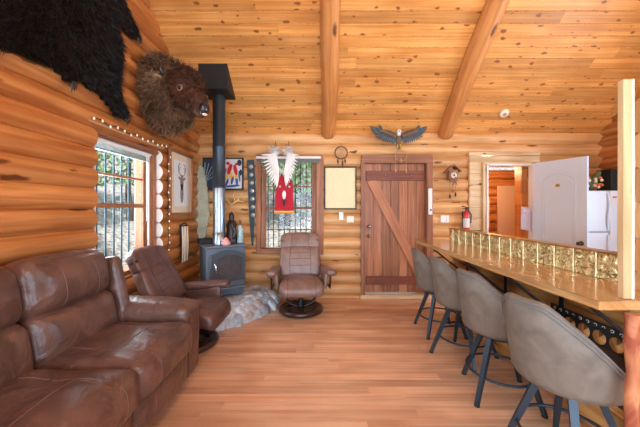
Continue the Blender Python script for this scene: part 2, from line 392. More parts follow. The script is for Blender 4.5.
    def sphere(s, c, r, seg=14, rings=8, m=0, rnd=0.5, rot=None, fn=None):
        r = r if isinstance(r, (tuple, list)) else (r, r, r); c = Vector(c)
        def q(u, v):
            t = PI * v; a = 2 * PI * u
            p = V(r[0] * math.sin(t) * math.cos(a), r[1] * math.sin(t) * math.sin(a), -r[2] * math.cos(t))
            if fn: p = fn(p)
            if rot is not None: p = rot @ p
            return p + c
        s.grid(q, seg, rings, m, rnd, cu=True, flip=True); return s
    def fur(s, P, Nn, Dr, ln, wd, m=0, curl=0.3):
        """tapering bent hairs at points P (normals Nn, combed along Dr)"""
        n = len(P); k = len(s.v)
        P = np.array(P); Nn = np.array(Nn); Dr = np.array(Dr)
        ln = np.asarray(ln) * (0.6 + 0.8 * nrs.rand(n)); 
        d = Nn * 0.55 + Dr + nrs.randn(n, 3) * curl; d /= np.linalg.norm(d, axis=1)[:, None] + 1e-9
        d2 = Nn * 0.05 + Dr * 1.0 + nrs.randn(n, 3) * curl; d2 /= np.linalg.norm(d2, axis=1)[:, None] + 1e-9
        sd = np.cross(d, nrs.randn(n, 3)); sd /= np.linalg.norm(sd, axis=1)[:, None] + 1e-9; sd *= wd
        a = P + sd; b = P - sd; mid = P + d * (ln * 0.5)[:, None]; c1 = mid + sd * 0.8; c2 = mid - sd * 0.8; t = mid + d2 * (ln * 0.5)[:, None]
        A = np.stack([a, b, c1, c2, t], 1).reshape(-1, 3)
        s.v += [tuple(x) for x in A.tolist()]
        rr = nrs.rand(n).tolist()
        for i in range(n):
            q = k + 5 * i
            s.f.append((q, q + 1, q + 3, q + 2)); s.f.append((q + 2, q + 3, q + 4)); s.uv += [(0, 0)] * 7; s.rn += [rr[i]] * 2; s.mi += [m] * 2; s.sm += [True] * 2
    def build(s, name, mats, parent=None, bevel=0, loc=None, rot=None, world=False, origin=None):
        me = bpy.data.meshes.new(name)
        vs = s.v
        off = None
        if world and parent is not None: off = parent.location
        if origin is not None: off = Vector(origin)
        if off is not None: vs = [(a - off[0], b - off[1], c - off[2]) for a, b, c in vs]
        me.from_pydata(vs, [], s.f)
        for mt in (mats if isinstance(mats, (list, tuple)) else [mats]): me.materials.append(M[mt] if isinstance(mt, str) else mt)
        me.polygons.foreach_set('material_index', s.mi); me.polygons.foreach_set('use_smooth', s.sm)
        ul = me.uv_layers.new(name='UVMap'); ul.data.foreach_set('uv', [x for p in s.uv for x in p])
        at = me.attributes.new('rnd', 'FLOAT', 'FACE'); at.data.foreach_set('value', s.rn)
        me.update()
        o = bpy.data.objects.new(name, me); C.objects.link(o)
        if origin is not None and parent is None: o.location = origin
        if parent is not None: o.parent = parent
        if loc is not None: o.location = loc
        if rot is not None: o.rotation_euler = rot
        if bevel:
            b = o.modifiers.new('bevel', 'BEVEL'); b.width = bevel; b.segments = 2; b.limit_method = 'ANGLE'; b.angle_limit = R(40)
        return o
class RB:
    """rounded, bulging box: pt maps a point of the unit cube's surface"""
    def __init__(s, c, d, r, bulge, rot, fn): s.c = Vector(c); s.h = V(*[x / 2 for x in d]); s.r = min(r, min(d) / 2 * 0.999); s.b = bulge; s.rot = rot; s.fn = fn
    def pt(s, p):
        h = s.h; q = V(p[0] * h.x, p[1] * h.y, p[2] * h.z)
        inn = V(*[max(-(h[i] - s.r), min(h[i] - s.r, q[i])) for i in range(3)])
        dd = q - inn
        o = inn + dd.normalized() * s.r if dd.length > 1e-9 else q
        for i in range(3):
            j, k = (i + 1) % 3, (i + 2) % 3
            if s.b[i]: o[i] += s.b[i] * p[i] * (1 - p[j] ** 2) * (1 - p[k] ** 2)
        if s.fn: o = s.fn(o)
        if s.rot is not None: o = s.rot @ o
        return o + s.c
    def line(s, ps, n=14):
        out = []
        for a, b in zip(ps[:-1], ps[1:]):
            for i in range(n + 1): out.append(s.pt([a[j] + (b[j] - a[j]) * i / n for j in range(3)]))
        return [p for i, p in enumerate(out) if i == 0 or (p - out[i - 1]).length > 1e-4]

def tag(o, label=None, cat=None, group=None, kind=None):
    if label: o['label'] = label
    if cat: o['category'] = cat
    if group: o['group'] = group
    if kind: o['kind'] = kind
    return o
def empty(name, loc, rz=0, label=None, cat=None, group=None):
    o = bpy.data.objects.new(name, None); C.objects.link(o); o.location = loc; o.rotation_euler = (0, 0, rz); o.empty_display_size = 0.1
    o.parent = None
    return tag(o, label, cat, group)
def struct(o): return tag(o, kind='structure')
def children(o): return [c for c in bpy.data.objects if c.parent == o]
def dup(root, loc, rz, label=None, parent=None):
    c = root.copy(); C.objects.link(c)
    if parent is not None: c.parent = parent
    else: c.location = loc; c.rotation_euler = (0, 0, rz)
    if label: c['label'] = label
    for ch in children(root): dup(ch, None, None, parent=c)
    return c
def rot_to(d, up=(0, 0, 1)):
    d = Vector(d).normalized(); return d.to_track_quat('Z', 'Y').to_matrix()
# a spot on the left wall / the back wall seen along the view ray of a photo pixel
F0 = 288.0
def LW(x, y, X=-1.86): Y = -X * F0 / (320 - x); return V(X, Y, 1.4 + (208 - y) * Y / F0)
def BW(x, y, Y=4.46): return V((x - 320) * Y / F0, Y, 1.4 + (208 - y) * Y / F0)

# ------------------------------------------------------------------ the room
XL, XR, YB, YF = -1.97, 4.46, 4.58, -2.6     # log centre lines of the four walls
SL = 0.84; ZW = 2.57; RY = 0.95
def zc(y): return ZW + SL * (4.5 - y) if y >= RY else ZW + SL * (4.5 - RY) - SL * (RY - y)

mb = MB()      # floor boards
y = -2.7; 
while y < 7.4:
    x = -2.1 - rng.random() * 1.5
    while x < 4.6:
        L = rng.uniform(0.9, 2.3); x0, x1 = max(x, -2.1), min(x + L, 4.6)
        if x1 > x0 and not (y > 4.7 and (x1 < 2.2)):
            mb.quad((x0 + .0006, y + .0008, 0), (x1 - .0006, y + .0008, 0), (x1 - .0006, y + .0862, 0), (x0 + .0006, y + .0862, 0), 0, rng.random())
        x += L
    y += 0.087
mb.box((1.25, 2.3, -0.06), (6.8, 10.2, 0.112), rnd=0.5)
struct(mb.build('floor', 'floor'))

mb = MB()      # board ceiling, two slopes
for side in (1, -1):
    Lr = (4.62 - RY) * math.hypot(1, SL) if side > 0 else (RY + 2.75) * math.hypot(1, SL)
    cs = 1 / math.hypot(1, SL); sn = SL * cs; t = 0; W = 0.128
    def cp(x, t, d=0.0):
        if side > 0: return (x, 4.62 - t * cs + d * sn, zc(4.62) + t * sn + d * cs)
        return (x, -2.75 + t * cs - d * sn, zc(-2.75) + t * sn + d * cs)
    while t < Lr:
        x = -2.1 - rng.random() * 2
        while x < 4.6:
            L = rng.uniform(2.0, 4.5); x0, x1 = max(x, -2.1), min(x + L, 4.6)
            if x1 > x0:
                rn = rng.random(); g = 0.006; uo = rng.random() * 3
                e = t + W; f = -1 if side > 0 else 1
                q = [cp(x0, t + g), cp(x0, e - g), cp(x1, e - g), cp(x1, t + g)]
                uvq = [(x0, g + uo), (x0, W - g + uo), (x1, W - g + uo), (x1, g + uo)]
                if side < 0: q.reverse(); uvq.reverse()
                mb.quad(*q, m=0, rnd=rn, uv=uvq)
                for (ta, da, tb, db) in ((t, 0.006, t + g, 0), (e - g, 0, e, 0.006)):
                    q = [cp(x0, ta, da), cp(x0, tb, db), cp(x1, tb, db), cp(x1, ta, da)]
                    if side < 0: q.reverse()
                    mb.quad(*q, m=0, rnd=rn)
            x += L
        t += W
    mid = V(*cp(1.25, Lr / 2, 0.06)); mb.box(mid, (7.0, Lr + 0.1, 0.1), rot=Matrix.Rotation(-math.atan(SL) * side, 3, 'X'), rnd=0.5)
struct(mb.build('ceiling', 'ceil'))

def log(mb, a, b, r, m=0, capm=None, wob=0.05, seg=16, nseg=None, rnd=None):
    a, b = Vector(a), Vector(b); L = (b - a).length; n = nseg or max(2, int(L / 0.35))
    k = rng.uniform(0, 6.3); tp = rng.uniform(-wob, wob)
    rad = [r * (1 + tp * (i / n - .5) + wob * 0.35 * math.sin(k + i * 1.3)) for i in range(n + 1)]
    mb.tube([a + (b - a) * i / n for i in range(n + 1)], rad, seg, True, m, rnd, capm)

# left wall: 0.172 m courses, window opening at the side
mb = MB()
z0 = 1.395; OY0, OY1, OZ0, OZ1 = 2.43, 3.43, 0.707, 2.083
for k in range(-9, 26):
    zz = z0 + 0.172 * (k + 0.5)
    if zz > 5.5: break
    if zz < -0.05: continue
    if zz > ZW: 
        ya = max(-2.6, RY - (zc(RY) - zz) / SL) ; yb = min(4.72, 4.5 - (zz - ZW) / SL + 0.1)
    else: ya, yb = -2.7, 4.72
    if yb <= ya: continue
    segs = [(ya, yb)]
    if OZ0 < zz < OZ1: segs = [(ya, -1.3), (0.1, OY0), (OY1, yb)]
    rn = rng.random()
    for i, (p, q) in enumerate(segs):
        log(mb, (XL, p, zz), (XL, q, zz), 0.1, 0, 1 if (i == 2) else 0, rnd=rn)
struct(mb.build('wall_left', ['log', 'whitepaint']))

# back wall: 0.183 m courses with openings for window, door and doorway
mb = MB()
zs = 2.408
OPEN = [(-1.0, 0.03, 0.70, 2.19), (0.64, 1.735, -1, 2.19), (2.30, 3.27, -1, 2.19)]
for k in range(-14, 2):
    zz = zs + 0.183 * (k + 0.5)
    segs = [(-2.12, 4.62)]
    for (xa, xb, za, zb) in OPEN:
        if za < zz < zb:
            n = []
            for (p, q) in segs:
                if q <= xa or p >= xb: n.append((p, q)); continue
                if p < xa: n.append((p, xa))
                if q > xb: n.append((xb, q))
            segs = n
    rn = rng.random()
    for (p, q) in segs:
        if p > -2 and q < 4: rn = rng.random()
        log(mb, (p, YB, zz), (q, YB, zz), 0.103, 0, 0, rnd=rn)
log(mb, (-2.1, YB + 0.04, 2.66), (4.62, YB + 0.04, 2.66), 0.1)
struct(mb.build('wall_back', 'logb'))

# right wall (kitchen) with a window opening, and the rear wall with big openings
mb = MB()
for k in range(-9, 26):
    zz = z0 + 0.09 + 0.172 * (k + 0.5)
    if zz > 5.5 or zz < -0.05: continue
    ya, yb = (-2.7, 4.66) if zz <= ZW else (max(-2.6, RY - (zc(RY) - zz) / SL), min(4.66, 4.5 - (zz - ZW) / SL + 0.1))
    if yb <= ya: continue
    segs = [(ya, yb)]
    if 1.0 < zz < 2.1: segs = [(ya, 1.0), (2.8, yb)]
    rn = rng.random()
    for p, q in segs: log(mb, (XR, p, zz), (XR, q, zz), 0.1, rnd=rn)
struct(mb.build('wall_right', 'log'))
mb = MB()
for k in range(0, 15):
    zz = 0.09 + 0.183 * k
    segs = [(-2.1, 4.6)] if not (0.45 < zz < 2.45) else [(-2.1, -1.8), (0.45, 0.75), (3.0, 4.6)]
    for p, q in segs: log(mb, (p, YF, zz), (q, YF, zz), 0.1)
struct(mb.build('wall_rear', 'logb'))

# log rafters under the ceiling
for nm, X, r in (('rafter_log', 0.125, 0.112), ('rafter_log', 1.93, 0.115)):
    mb = MB(); pts = []; rad = []
    for i in range(13):
        yy = 4.46 - (4.46 - RY) * i / 12
        pts.append(V(X + 0.012 * math.sin(i * 1.1 + X), yy, zc(yy) - 0.055)); rad.append(r * (1 - 0.03 * math.cos(i)))
    mb.tube(pts, rad, 18, True, 0, 0.4, capround=0.5)
    o = mb.build('rafter_log', 'beam'); tag(o, kind='structure')
mb = MB(); mb.tube([(-2.05, RY, zc(RY) - 0.1), (4.55, RY, zc(RY) - 0.1)], 0.14, 18, rnd=.3); struct(mb.build('trim_1', 'beam'))

# ------------------------------------------------------------------ window_1 in the left wall
def bars(mb, a, b, step, n, r=0.007):
    for i in range(n): mb.tube([a + step * i, b + step * i], r, 8)
wf = empty('window_1', (-2.03, 2.93, 0.7)); struct(wf)
mb = MB()
X = -2.03
mb.box((X, 2.93, 0.735), (0.15, 1.0, 0.06)); mb.box((X, 2.93, 2.06), (0.15, 1.0, 0.05))
mb.box((X, 2.455, 1.4), (0.15, 0.05, 1.28)); mb.box((X - .02, 3.30, 1.4), (0.10, 0.075, 1.28)); mb.box((X + 0.02, 3.40, 1.4), (0.13, 0.06, 1.30))
mb.box((X, 2.86, 1.425), (0.045, 0.82, 0.045)); mb.box((X, 2.86, 1.72), (0.03, 0.82, 0.022))
mb.build('window_frame', 'trimred', wf, 0.004, world=True)
mb = MB(); mb.box((X - 0.005, 2.86, 1.4), (0.004, 0.80, 1.27)); mb.build('glass', 'glass', wf, world=True)
mb = MB(); mb.box((-1.99, 2.93, 2.025), (0.05, 0.98, 0.03)); mb.box((-2.02, 3.352, 1.4), (0.06, 0.03, 1.26)); mb.box((-2.0, 2.485, 1.4), (0.12, 0.012, 1.26))
mb.build('white_liner', 'whitepaint', wf, world=True)
mb = MB(); bars(mb, V(-2.12, 2.50, 0.72), V(-2.12, 2.50, 2.04), V(0, 0.115, 0), 8, 0.009); mb.build('security_bars', 'teal', wf, world=True)
mb = MB(); mb.box((-1.945, 2.93, 2.085), (0.03, 1.02, 0.12)); mb.box((-1.96, 2.93, 2.05), (0.10, 0.98, 0.02))
struct(mb.build('trim_2', 'redwood', bevel=0.004))
mb = MB(); mb.box((-1.99, 2.93, 0.705), (0.16, 0.99, 0.03)); struct(mb.build('trim_3', 'trimred', bevel=0.004))
b = empty('window_blind', (-1.98, 2.9, 1.99), label='raised slatted blind at the top of the side window beside the fur hide', cat='blind')
mb = MB(); mb.box((-1.965, 2.9, 1.995), (0.05, 0.80, 0.03)); mb.build('headrail', 'whitepaint', b, 0.003, world=True)
mb = MB()
for i in range(4): mb.box((-1.97, 2.9, 1.972 - i * 0.011), (0.04, 0.79, 0.003))
mb.box((-1.97, 2.9, 1.928), (0.04, 0.79, 0.012)); mb.build('slats', 'greyplastic', b, world=True)
mb = MB(); mb.tube([(-1.95, 3.27, 1.98), (-1.95, 3.272, 0.98)], 0.004, 6); mb.tube([(-1.95, 3.24, 1.98), (-1.95, 3.24, 1.25)], 0.003, 6); mb.build('cord', 'whitepaint', b, world=True)

# front side window and rear windows (behind the camera): frames and glass only
for nm, cx, cy, cz, sx, sy, sz in (('window_3', -1.97, -0.6, 1.395, 0, 1.4, 1.376), ('window_4', XR, 1.9, 1.57, 0, 1.8, 1.12)):
    wf = empty(nm, (cx, cy, cz)); struct(wf); mb = MB()
    for s in (-1, 1): mb.box((0, s * (sy / 2 - .03), 0), (0.12, 0.06, sz)); mb.box((0, 0, s * (sz / 2 - .03)), (0.12, sy, 0.06))
    mb.box((0, 0, 0), (0.05, 0.05, sz)); mb.build('window_frame', 'trimred', wf)
for nm, cx, wd in (('window_5', -0.675, 2.25), ('window_6', 1.875, 2.25)):
    wf = empty(nm, (cx, YF, 1.46)); struct(wf); mb = MB()
    for s in (-1, 1): mb.box((s * (wd / 2 - .04), 0, 0), (0.08, 0.12, 1.96)); mb.box((0, 0, s * 0.95), (wd, 0.12, 0.07))
    mb.box((0, 0, 0), (0.05, 0.05, 1.9)); mb.build('window_frame', 'trimred', wf)

# ------------------------------------------------------------------ window_2 in the back wall
wf = empty('window_2', (-0.485, 4.56, 0.7)); struct(wf)
mb = MB(); Y = 4.56
mb.box((-0.955, 4.50, 1.445), (0.075, 0.10, 1.53)); mb.box((-0.0, 4.50, 1.445), (0.11, 0.10, 1.53)); mb.box((-0.48, 4.50, 0.725), (0.88, 0.10, 0.09)); mb.box((-0.48, 4.53, 2.20), (1.03, 0.1, 0.06))
mb.box((-0.885, 4.58, 1.45), (0.06, 0.06, 1.38)); mb.box((-0.095, 4.58, 1.45), (0.075, 0.06, 1.38)); mb.box((-0.48, 4.58, 1.40), (0.8, 0.05, 0.035)); mb.box((-0.48, 4.585, 1.74), (0.74, 0.03, 0.02))
mb.build('window_frame', 'trimred', wf, 0.004, world=True)
mb = MB(); mb.box((-0.48, 4.60, 1.45), (0.78, 0.004, 1.4)); mb.build('glass', 'glass', wf, world=True)
mb = MB(); bars(mb, V(-0.84, 4.66, 0.76), V(-0.84, 4.66, 2.18), V(0.088, 0, 0), 9, 0.008); mb.tube([(-0.9, 4.665, 1.05), (-0.05, 4.665, 1.05)], .007, 6); mb.build('security_bars', 'teal', wf, world=True)
b = empty('window_blind', (-0.48, 4.47, 2.13), label='raised white blind across the top of the back wall window behind the feathers', cat='blind')
mb = MB(); mb.box((-0.485, 4.44, 2.175), (1.0, 0.05, 0.035)); mb.build('headrail', 'whitepaint', b, 0.003, world=True)
mb = MB()
for i in range(6): mb.box((-0.485, 4.44, 2.15 - i * 0.011), (0.98, 0.04, 0.003))
mb.build('slats', 'greyplastic', b, world=True)

# ------------------------------------------------------------------ door_1 plank door
d = empty('door_1', (1.18, 4.5, 0)); struct(d)
mb = MB()
mb.box((0.665, 4.505, 1.10), (0.065, 0.13, 2.1), rnd=.2); mb.box((1.695, 4.505, 1.10), (0.095, 0.13, 2.1), rnd=.6); mb.box((1.19, 4.50, 2.155), (1.10, 0.135, 0.125), rnd=.2)
mb.build('door_frame', 'redwood', d, 0.004, world=True)
mb = MB()
n = 7; xw = (1.645 - 0.70) / n
for i in range(n): mb.box((0.70 + xw * (i + .5), 4.54, 1.10), (xw - 0.006, 0.04, 2.04))
mb.build('plank_panel', 'doorwood', d, 0.003, world=True)
mb = MB()
mb.box((1.17, 4.504, 1.905), (0.90, 0.03, 0.15), rnd=.45, m=0); mb.box((1.17, 4.504, 0.27), (0.90, 0.03, 0.13), rnd=.1, m=0)
a, b_ = V(0.80, 4.505, 1.84), V(1.58, 4.505, 0.34); dv = b_ - a
mb.box((a + b_) / 2, (dv.length, 0.028, 0.15), rot=Matrix.Rotation(-math.atan2(dv.z, dv.x), 3, 'Y'), rnd=.8, m=1)
mb.build('brace', ['bracedark', 'bracelight'], d, 0.003, world=True)
mb = MB()
for z in (1.115, 0.965):
    mb.lathe([(0.0, 0), (0.03, 0), (0.03, 0.012), (0.012, 0.02), (0.012, 0.04), (0.026, 0.05), (0.024, 0.07), (0, 0.075)], (0.765, 4.49, z), 16, Rm=Matrix.Rotation(R(90), 3, 'X'))
mb.build('door_handle', 'chrome', d, world=True)
mb = MB(); mb.sphere((1.02, 4.487, 1.91), 0.015, 8, 6); mb.build('bolt_head', 'chrome', d, world=True)
mb = MB(); mb.sphere((1.42, 4.487, 1.91), 0.018, 8, 6); mb.build('bolt_head', 'chrome', d, world=True)
mb = MB(); mb.box((1.695, 4.43, 1.50), (0.06, 0.02, 0.40), m=0); mb.box((1.70, 4.415, 1.37), (0.02, 0.012, 0.03), m=1)
o = mb.build('door_sensor_box', ['whitepaint', 'black'], bevel=0.004, origin=(1.695, 4.43, 1.3)); tag(o, 'tall narrow white box fixed on the right jamb of the plank door', 'door box')
mb = MB(); mb.box((1.18, 4.47, 0.03), (1.12, 0.10, 0.055)); struct(mb.build('trim_4', 'pale', bevel=0.004))

# pale casing of the doorway, and the bathroom beyond
mb = MB()
for i in range(12): mb.box((2.41, 4.485, 0.09 + 0.1755 * i), (0.19, 0.05, 0.173))
mb.box((2.86, 4.485, 2.155), (1.09, 0.05, 0.10)); mb.box((2.86, 4.485, 2.24), (1.10, 0.04, 0.05))
mb.box((2.53, 4.50, 1.04), (0.05, 0.16, 2.08)); mb.box((2.88, 4.50, 2.085), (0.75, 0.16, 0.03)); 
struct(mb.build('trim_5', 'pale', bevel=0.003))
mb = MB(); mb.box((2.565, 4.47, 1.04), (0.02, 0.14, 2.07)); mb.box((2.90, 4.47, 2.06), (0.68, 0.14, 0.02)); mb.box((3.26, 4.44, 1.04), (0.02, 0.1, 2.07)); struct(mb.build('trim_6', 'whitepaint'))
mb = MB()
for k in range(12):
    zz = 0.09 + 0.183 * k
    log(mb, (3.33, 4.50, zz), (3.33, 6.1, zz), 0.1) if False else None
    log(mb, (2.0, 6.1, zz), (5.0, 6.1, zz), 0.1); log(mb, (2.35, 4.7, zz), (2.35, 6.1, zz), 0.1); log(mb, (4.7, 4.7, zz), (4.7, 6.1, zz), 0.1)
    mb.box((3.24, 4.615, zz), (0.13, 0.16, 0.179))
struct(mb.build('wall_bathroom', 'log'))
mb = MB(); mb.box((3.5, 5.45, 2.34), (2.9, 1.7, 0.06)); 
for i in range(6): mb.box((3.5, 4.85 + i * .25, 2.29), (2.8, 0.2, 0.03))
struct(mb.build('ceiling_bathroom', 'ceil'))
mb = MB(); mb.box((3.93, 5.97, 0.93), (0.5, 0.04, 1.86), m=0); struct(mb.build('door_3', 'beige', bevel=0.005))
mb = MB(); mb.box((3.42, 5.97, 1.30), (0.17, 0.03, 0.60), m=0); mb.box((3.42, 5.95, 1.30), (0.09, 0.02, 0.50), m=1)
tag(mb.build('wall_mirror', ['pale', 'silver'], origin=(3.42, 5.97, 1.0)), 'small pale framed mirror on the log wall seen through the doorway', 'mirror')
l = bpy.data.lights.new('bathroom_bulb', 'POINT'); l.energy = 26; l.color = (1, 0.72, 0.42); l.shadow_soft_size = 0.06
lo = empty('ceiling_lamp', (3.0, 5.2, 2.2), label='small ceiling lamp of the room beyond the doorway', cat='lamp')
lb = bpy.data.objects.new('bathroom_bulb', l); C.objects.link(lb); lb.parent = lo; lb.location = (0, 0, -0.12)
mb = MB(); mb.lathe([(0.0, 0.05), (0.07, 0.05), (0.07, 0.0), (0.05, -0.03), (0, -0.04)], (0, 0, 0.03)); mb.build('lamp_shade', 'lampglow', lo)

# towel hung on the doorway's edge
t = empty('hand_towel', (3.17, 4.42, 1.0), label='folded lilac white hand towel hanging at the right side of the open doorway', cat='towel')
mb = MB()
def tw(u, v):
    a = 2 * PI * u; th = 0.022 + 0.004 * math.sin(5 * v)
    x = 0.085 * math.cos(a) * (1 - 0.12 * (1 - v)); y_ = th * math.sin(a) + 0.008 * math.sin(9 * math.cos(a))
    return (3.16 + x, 4.42 + y_, 1.40 - 0.34 * v - 0.02 * math.cos(a))
mb.grid(tw, 28, 10, cu=True); mb.rbox((3.15, 4.41, 1.36), (0.13, 0.06, 0.10), 0.028, 5); mb.build('towel', 'purple', t, world=True)
mb = MB(); mb.tube([(3.17, 4.5, 1.415), (3.17, 4.40, 1.415), (3.17, 4.385, 1.43)], 0.006, 8); mb.build('hook', 'brass', t, world=True)

# white panel door, standing open
d2 = empty('door_2', (3.26, 4.40, 0), math.atan2(-0.62, 0.24)); struct(d2)
mb = MB(); w_ = 0.68; H = 2.07
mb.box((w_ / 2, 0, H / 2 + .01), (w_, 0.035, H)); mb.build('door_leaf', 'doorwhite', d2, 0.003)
mb = MB()
def arch(x0, x1, z0_, z1_, rise, off, n=12):
    pts = [(x0, off, z0_), (x1, off, z0_), (x1, off, z1_)]
    pts += [(x1 + (x0 - x1) * i / n, off, z1_ + rise * math.sin(PI * i / n)) for i in range(1, n)]
    pts += [(x0, off, z1_)]
    return pts
for (za, zb, ri) in ((0.98 - .78, 1.80, 0.09),):
    for k, r_ in ((0.0, 0.008), (0.035, 0.005)):
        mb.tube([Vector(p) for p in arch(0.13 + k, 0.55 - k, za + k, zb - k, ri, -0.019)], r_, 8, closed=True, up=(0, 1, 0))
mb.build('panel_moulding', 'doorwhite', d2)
mb = MB(); mb.lathe([(0, 0), (0.032, 0), (0.03, 0.012), (0.012, 0.02), (0.012, 0.045), (0.026, 0.055), (0.024, 0.075), (0, 0.08)], (0.615, -0.017, 0.93), 16, Rm=Matrix.Rotation(R(90), 3, 'X')); mb.build('door_handle', 'bronze', d2)
mb = MB(); mb.poly([(0.31, -0.018, 1.70), (0.36, -0.018, 1.70), (0.37, -0.018, 1.72), (0.35, -0.018, 1.745), (0.32, -0.018, 1.74)], (0, -1, 0), 0.008); mb.build('small_emblem', 'brass', d2)

# ------------------------------------------------------------------ bar: half wall, counter, tin backsplash, end posts
mb = MB()
for k in range(5): log(mb, (1.77, 1.36, 0.09 + 0.183 * k), (1.77, 3.74, 0.09 + 0.183 * k), 0.1)
mb.box((1.70, 2.55, 1.055), (0.09, 2.26, 0.16)); mb.box((1.73, 2.55, 0.91), (0.12, 2.38, 0.07))
struct(mb.build('wall_bar', 'knee'))
mb = MB()
pts = [(1.235, 3.74), (1.26, 3.80), (1.66, 3.80), (1.66, 1.275), (1.20, 1.275)]
pp = [(1.235 + 0.004 * math.sin(i * 1.7), 3.72 - i * (3.72 - 1.275) / 20) for i in range(21)]
outl = [(1.27, 3.80), (1.64, 3.80), (1.64, 1.275)] + list(reversed(pp))
mb.poly([(x, y, 0.95) for x, y in outl], (0, 0, 1), 0.04, 0, 0.3)
# grain along the counter
for i in range(len(mb.uv)): mb.uv[i] = mb.uv[i]
k = 0; uv2 = []
for f in mb.f:
    for j in f: p = mb.v[j]; uv2.append((p[1], p[0] + p[2]))
mb.uv = uv2
o = mb.build('bar_counter', 'counter', bevel=0.008, origin=(1.45, 2.5, 0.95)); tag(o, 'long varnished knotty wooden bar counter along the low wall', 'counter')
bs = empty('tin_backsplash', (1.63, 2.55, 0.99), label='low row of embossed gold tin tiles standing along the bar counter', cat='backsplash')
mb = MB()
def tin(u, v):
    yy = 1.40 + 2.22 * u; a = (yy - 1.40) / 0.1525; e = abs((a % 1) - 0.5) * 2
    h = 0.006 * (1 - e ** 6) + 0.004 * math.cos(6 * PI * v) * (1 - e ** 4) + 0.004 * math.cos(2 * PI * (a % 1) * 2 + 3 * v)
    return (1.645 - h - 0.004, yy, 0.992 + 0.146 * v)
mb.grid(tin, 240, 16, smooth=True, flip=True); mb.build('tin_tiles', 'tin', bs, world=True)
for i in range(15): mb = MB(); mb.tube([(1.633, 1.40 + 0.1525 * i, 0.992), (1.633, 1.40 + 0.1525 * i, 1.138)], 0.005, 6); mb.build('tile_edge_strip', 'palebrass', bs, world=True)
mb = MB(); mb.box((1.675, 2.55, 1.144), (0.09, 2.28, 0.008)); mb.build('cap_strip', 'brass', bs, 0.003, world=True)
# brackets
for i, Yb in enumerate((3.24, 2.57, 1.975, 1.36)):
    mb = MB()
    mb.tube([(1.27, Yb, 0.942), (1.650, Yb, 0.64)], 0.011, 4, ph=PI / 4, up=(0, 1, 0), smooth=False); mb.box((1.45, Yb, 0.945), (0.40, 0.03, 0.008)); mb.box((1.655, Yb, 0.79), (0.01, 0.03, 0.31))
    o = mb.build('counter_bracket', 'blackmetal', origin=(1.655, Yb, 0.65))
    tag(o, ['black diagonal steel bracket under the far end of the counter', 'black diagonal steel bracket under the counter, second from the plank door',
            'black diagonal steel bracket under the counter behind the third stool from the door', 'black diagonal steel bracket under the near end of the counter'][i], 'bracket', 'counter brackets')
# end trim, reddish pole, partition
mb = MB(); mb.box((1.378, 1.304, 1.485), (0.036, 0.028, 0.985), m=0); mb.box((1.40, 1.300, 1.485), (0.010, 0.03, 0.985), m=1)
tag(mb.build('opening_post', ['post', 'cream'], bevel=0.003, origin=(1.38, 1.304, 0.99)), 'pale upright board standing at the near end of the counter', 'post')
for (px_, py_, za, zb, lab) in ((1.335, 1.232, 0.0, 0.945, 'reddish knobbly peeled pole under the near end of the counter'), (1.442, 1.35, 0.992, 1.93, 'reddish knobbly upright log strip above the counter beside the pale board')):
    mb = MB(); pts = []; rad = []
    for i in range(16):
        pts.append(V(px_ + 0.003 * math.sin(i * 1.3), py_, za + i * (zb - za) / 15)); rad.append(0.0245 * (1 + 0.10 * math.sin(i * 2.1) + 0.05 * math.sin(i * 5)))
    mb.tube(pts, rad, 12, m=0, rnd=0.2); tag(mb.build('peeled_pole', 'bark', origin=(px_, py_, za)), lab, 'post')
mb = MB()
for k in range(11): log(mb, (1.62, 1.43, 0.09 + 0.178 * k), (3.4, 1.43, 0.09 + 0.178 * k), 0.095)
struct(mb.build('wall_partition', 'logb'))

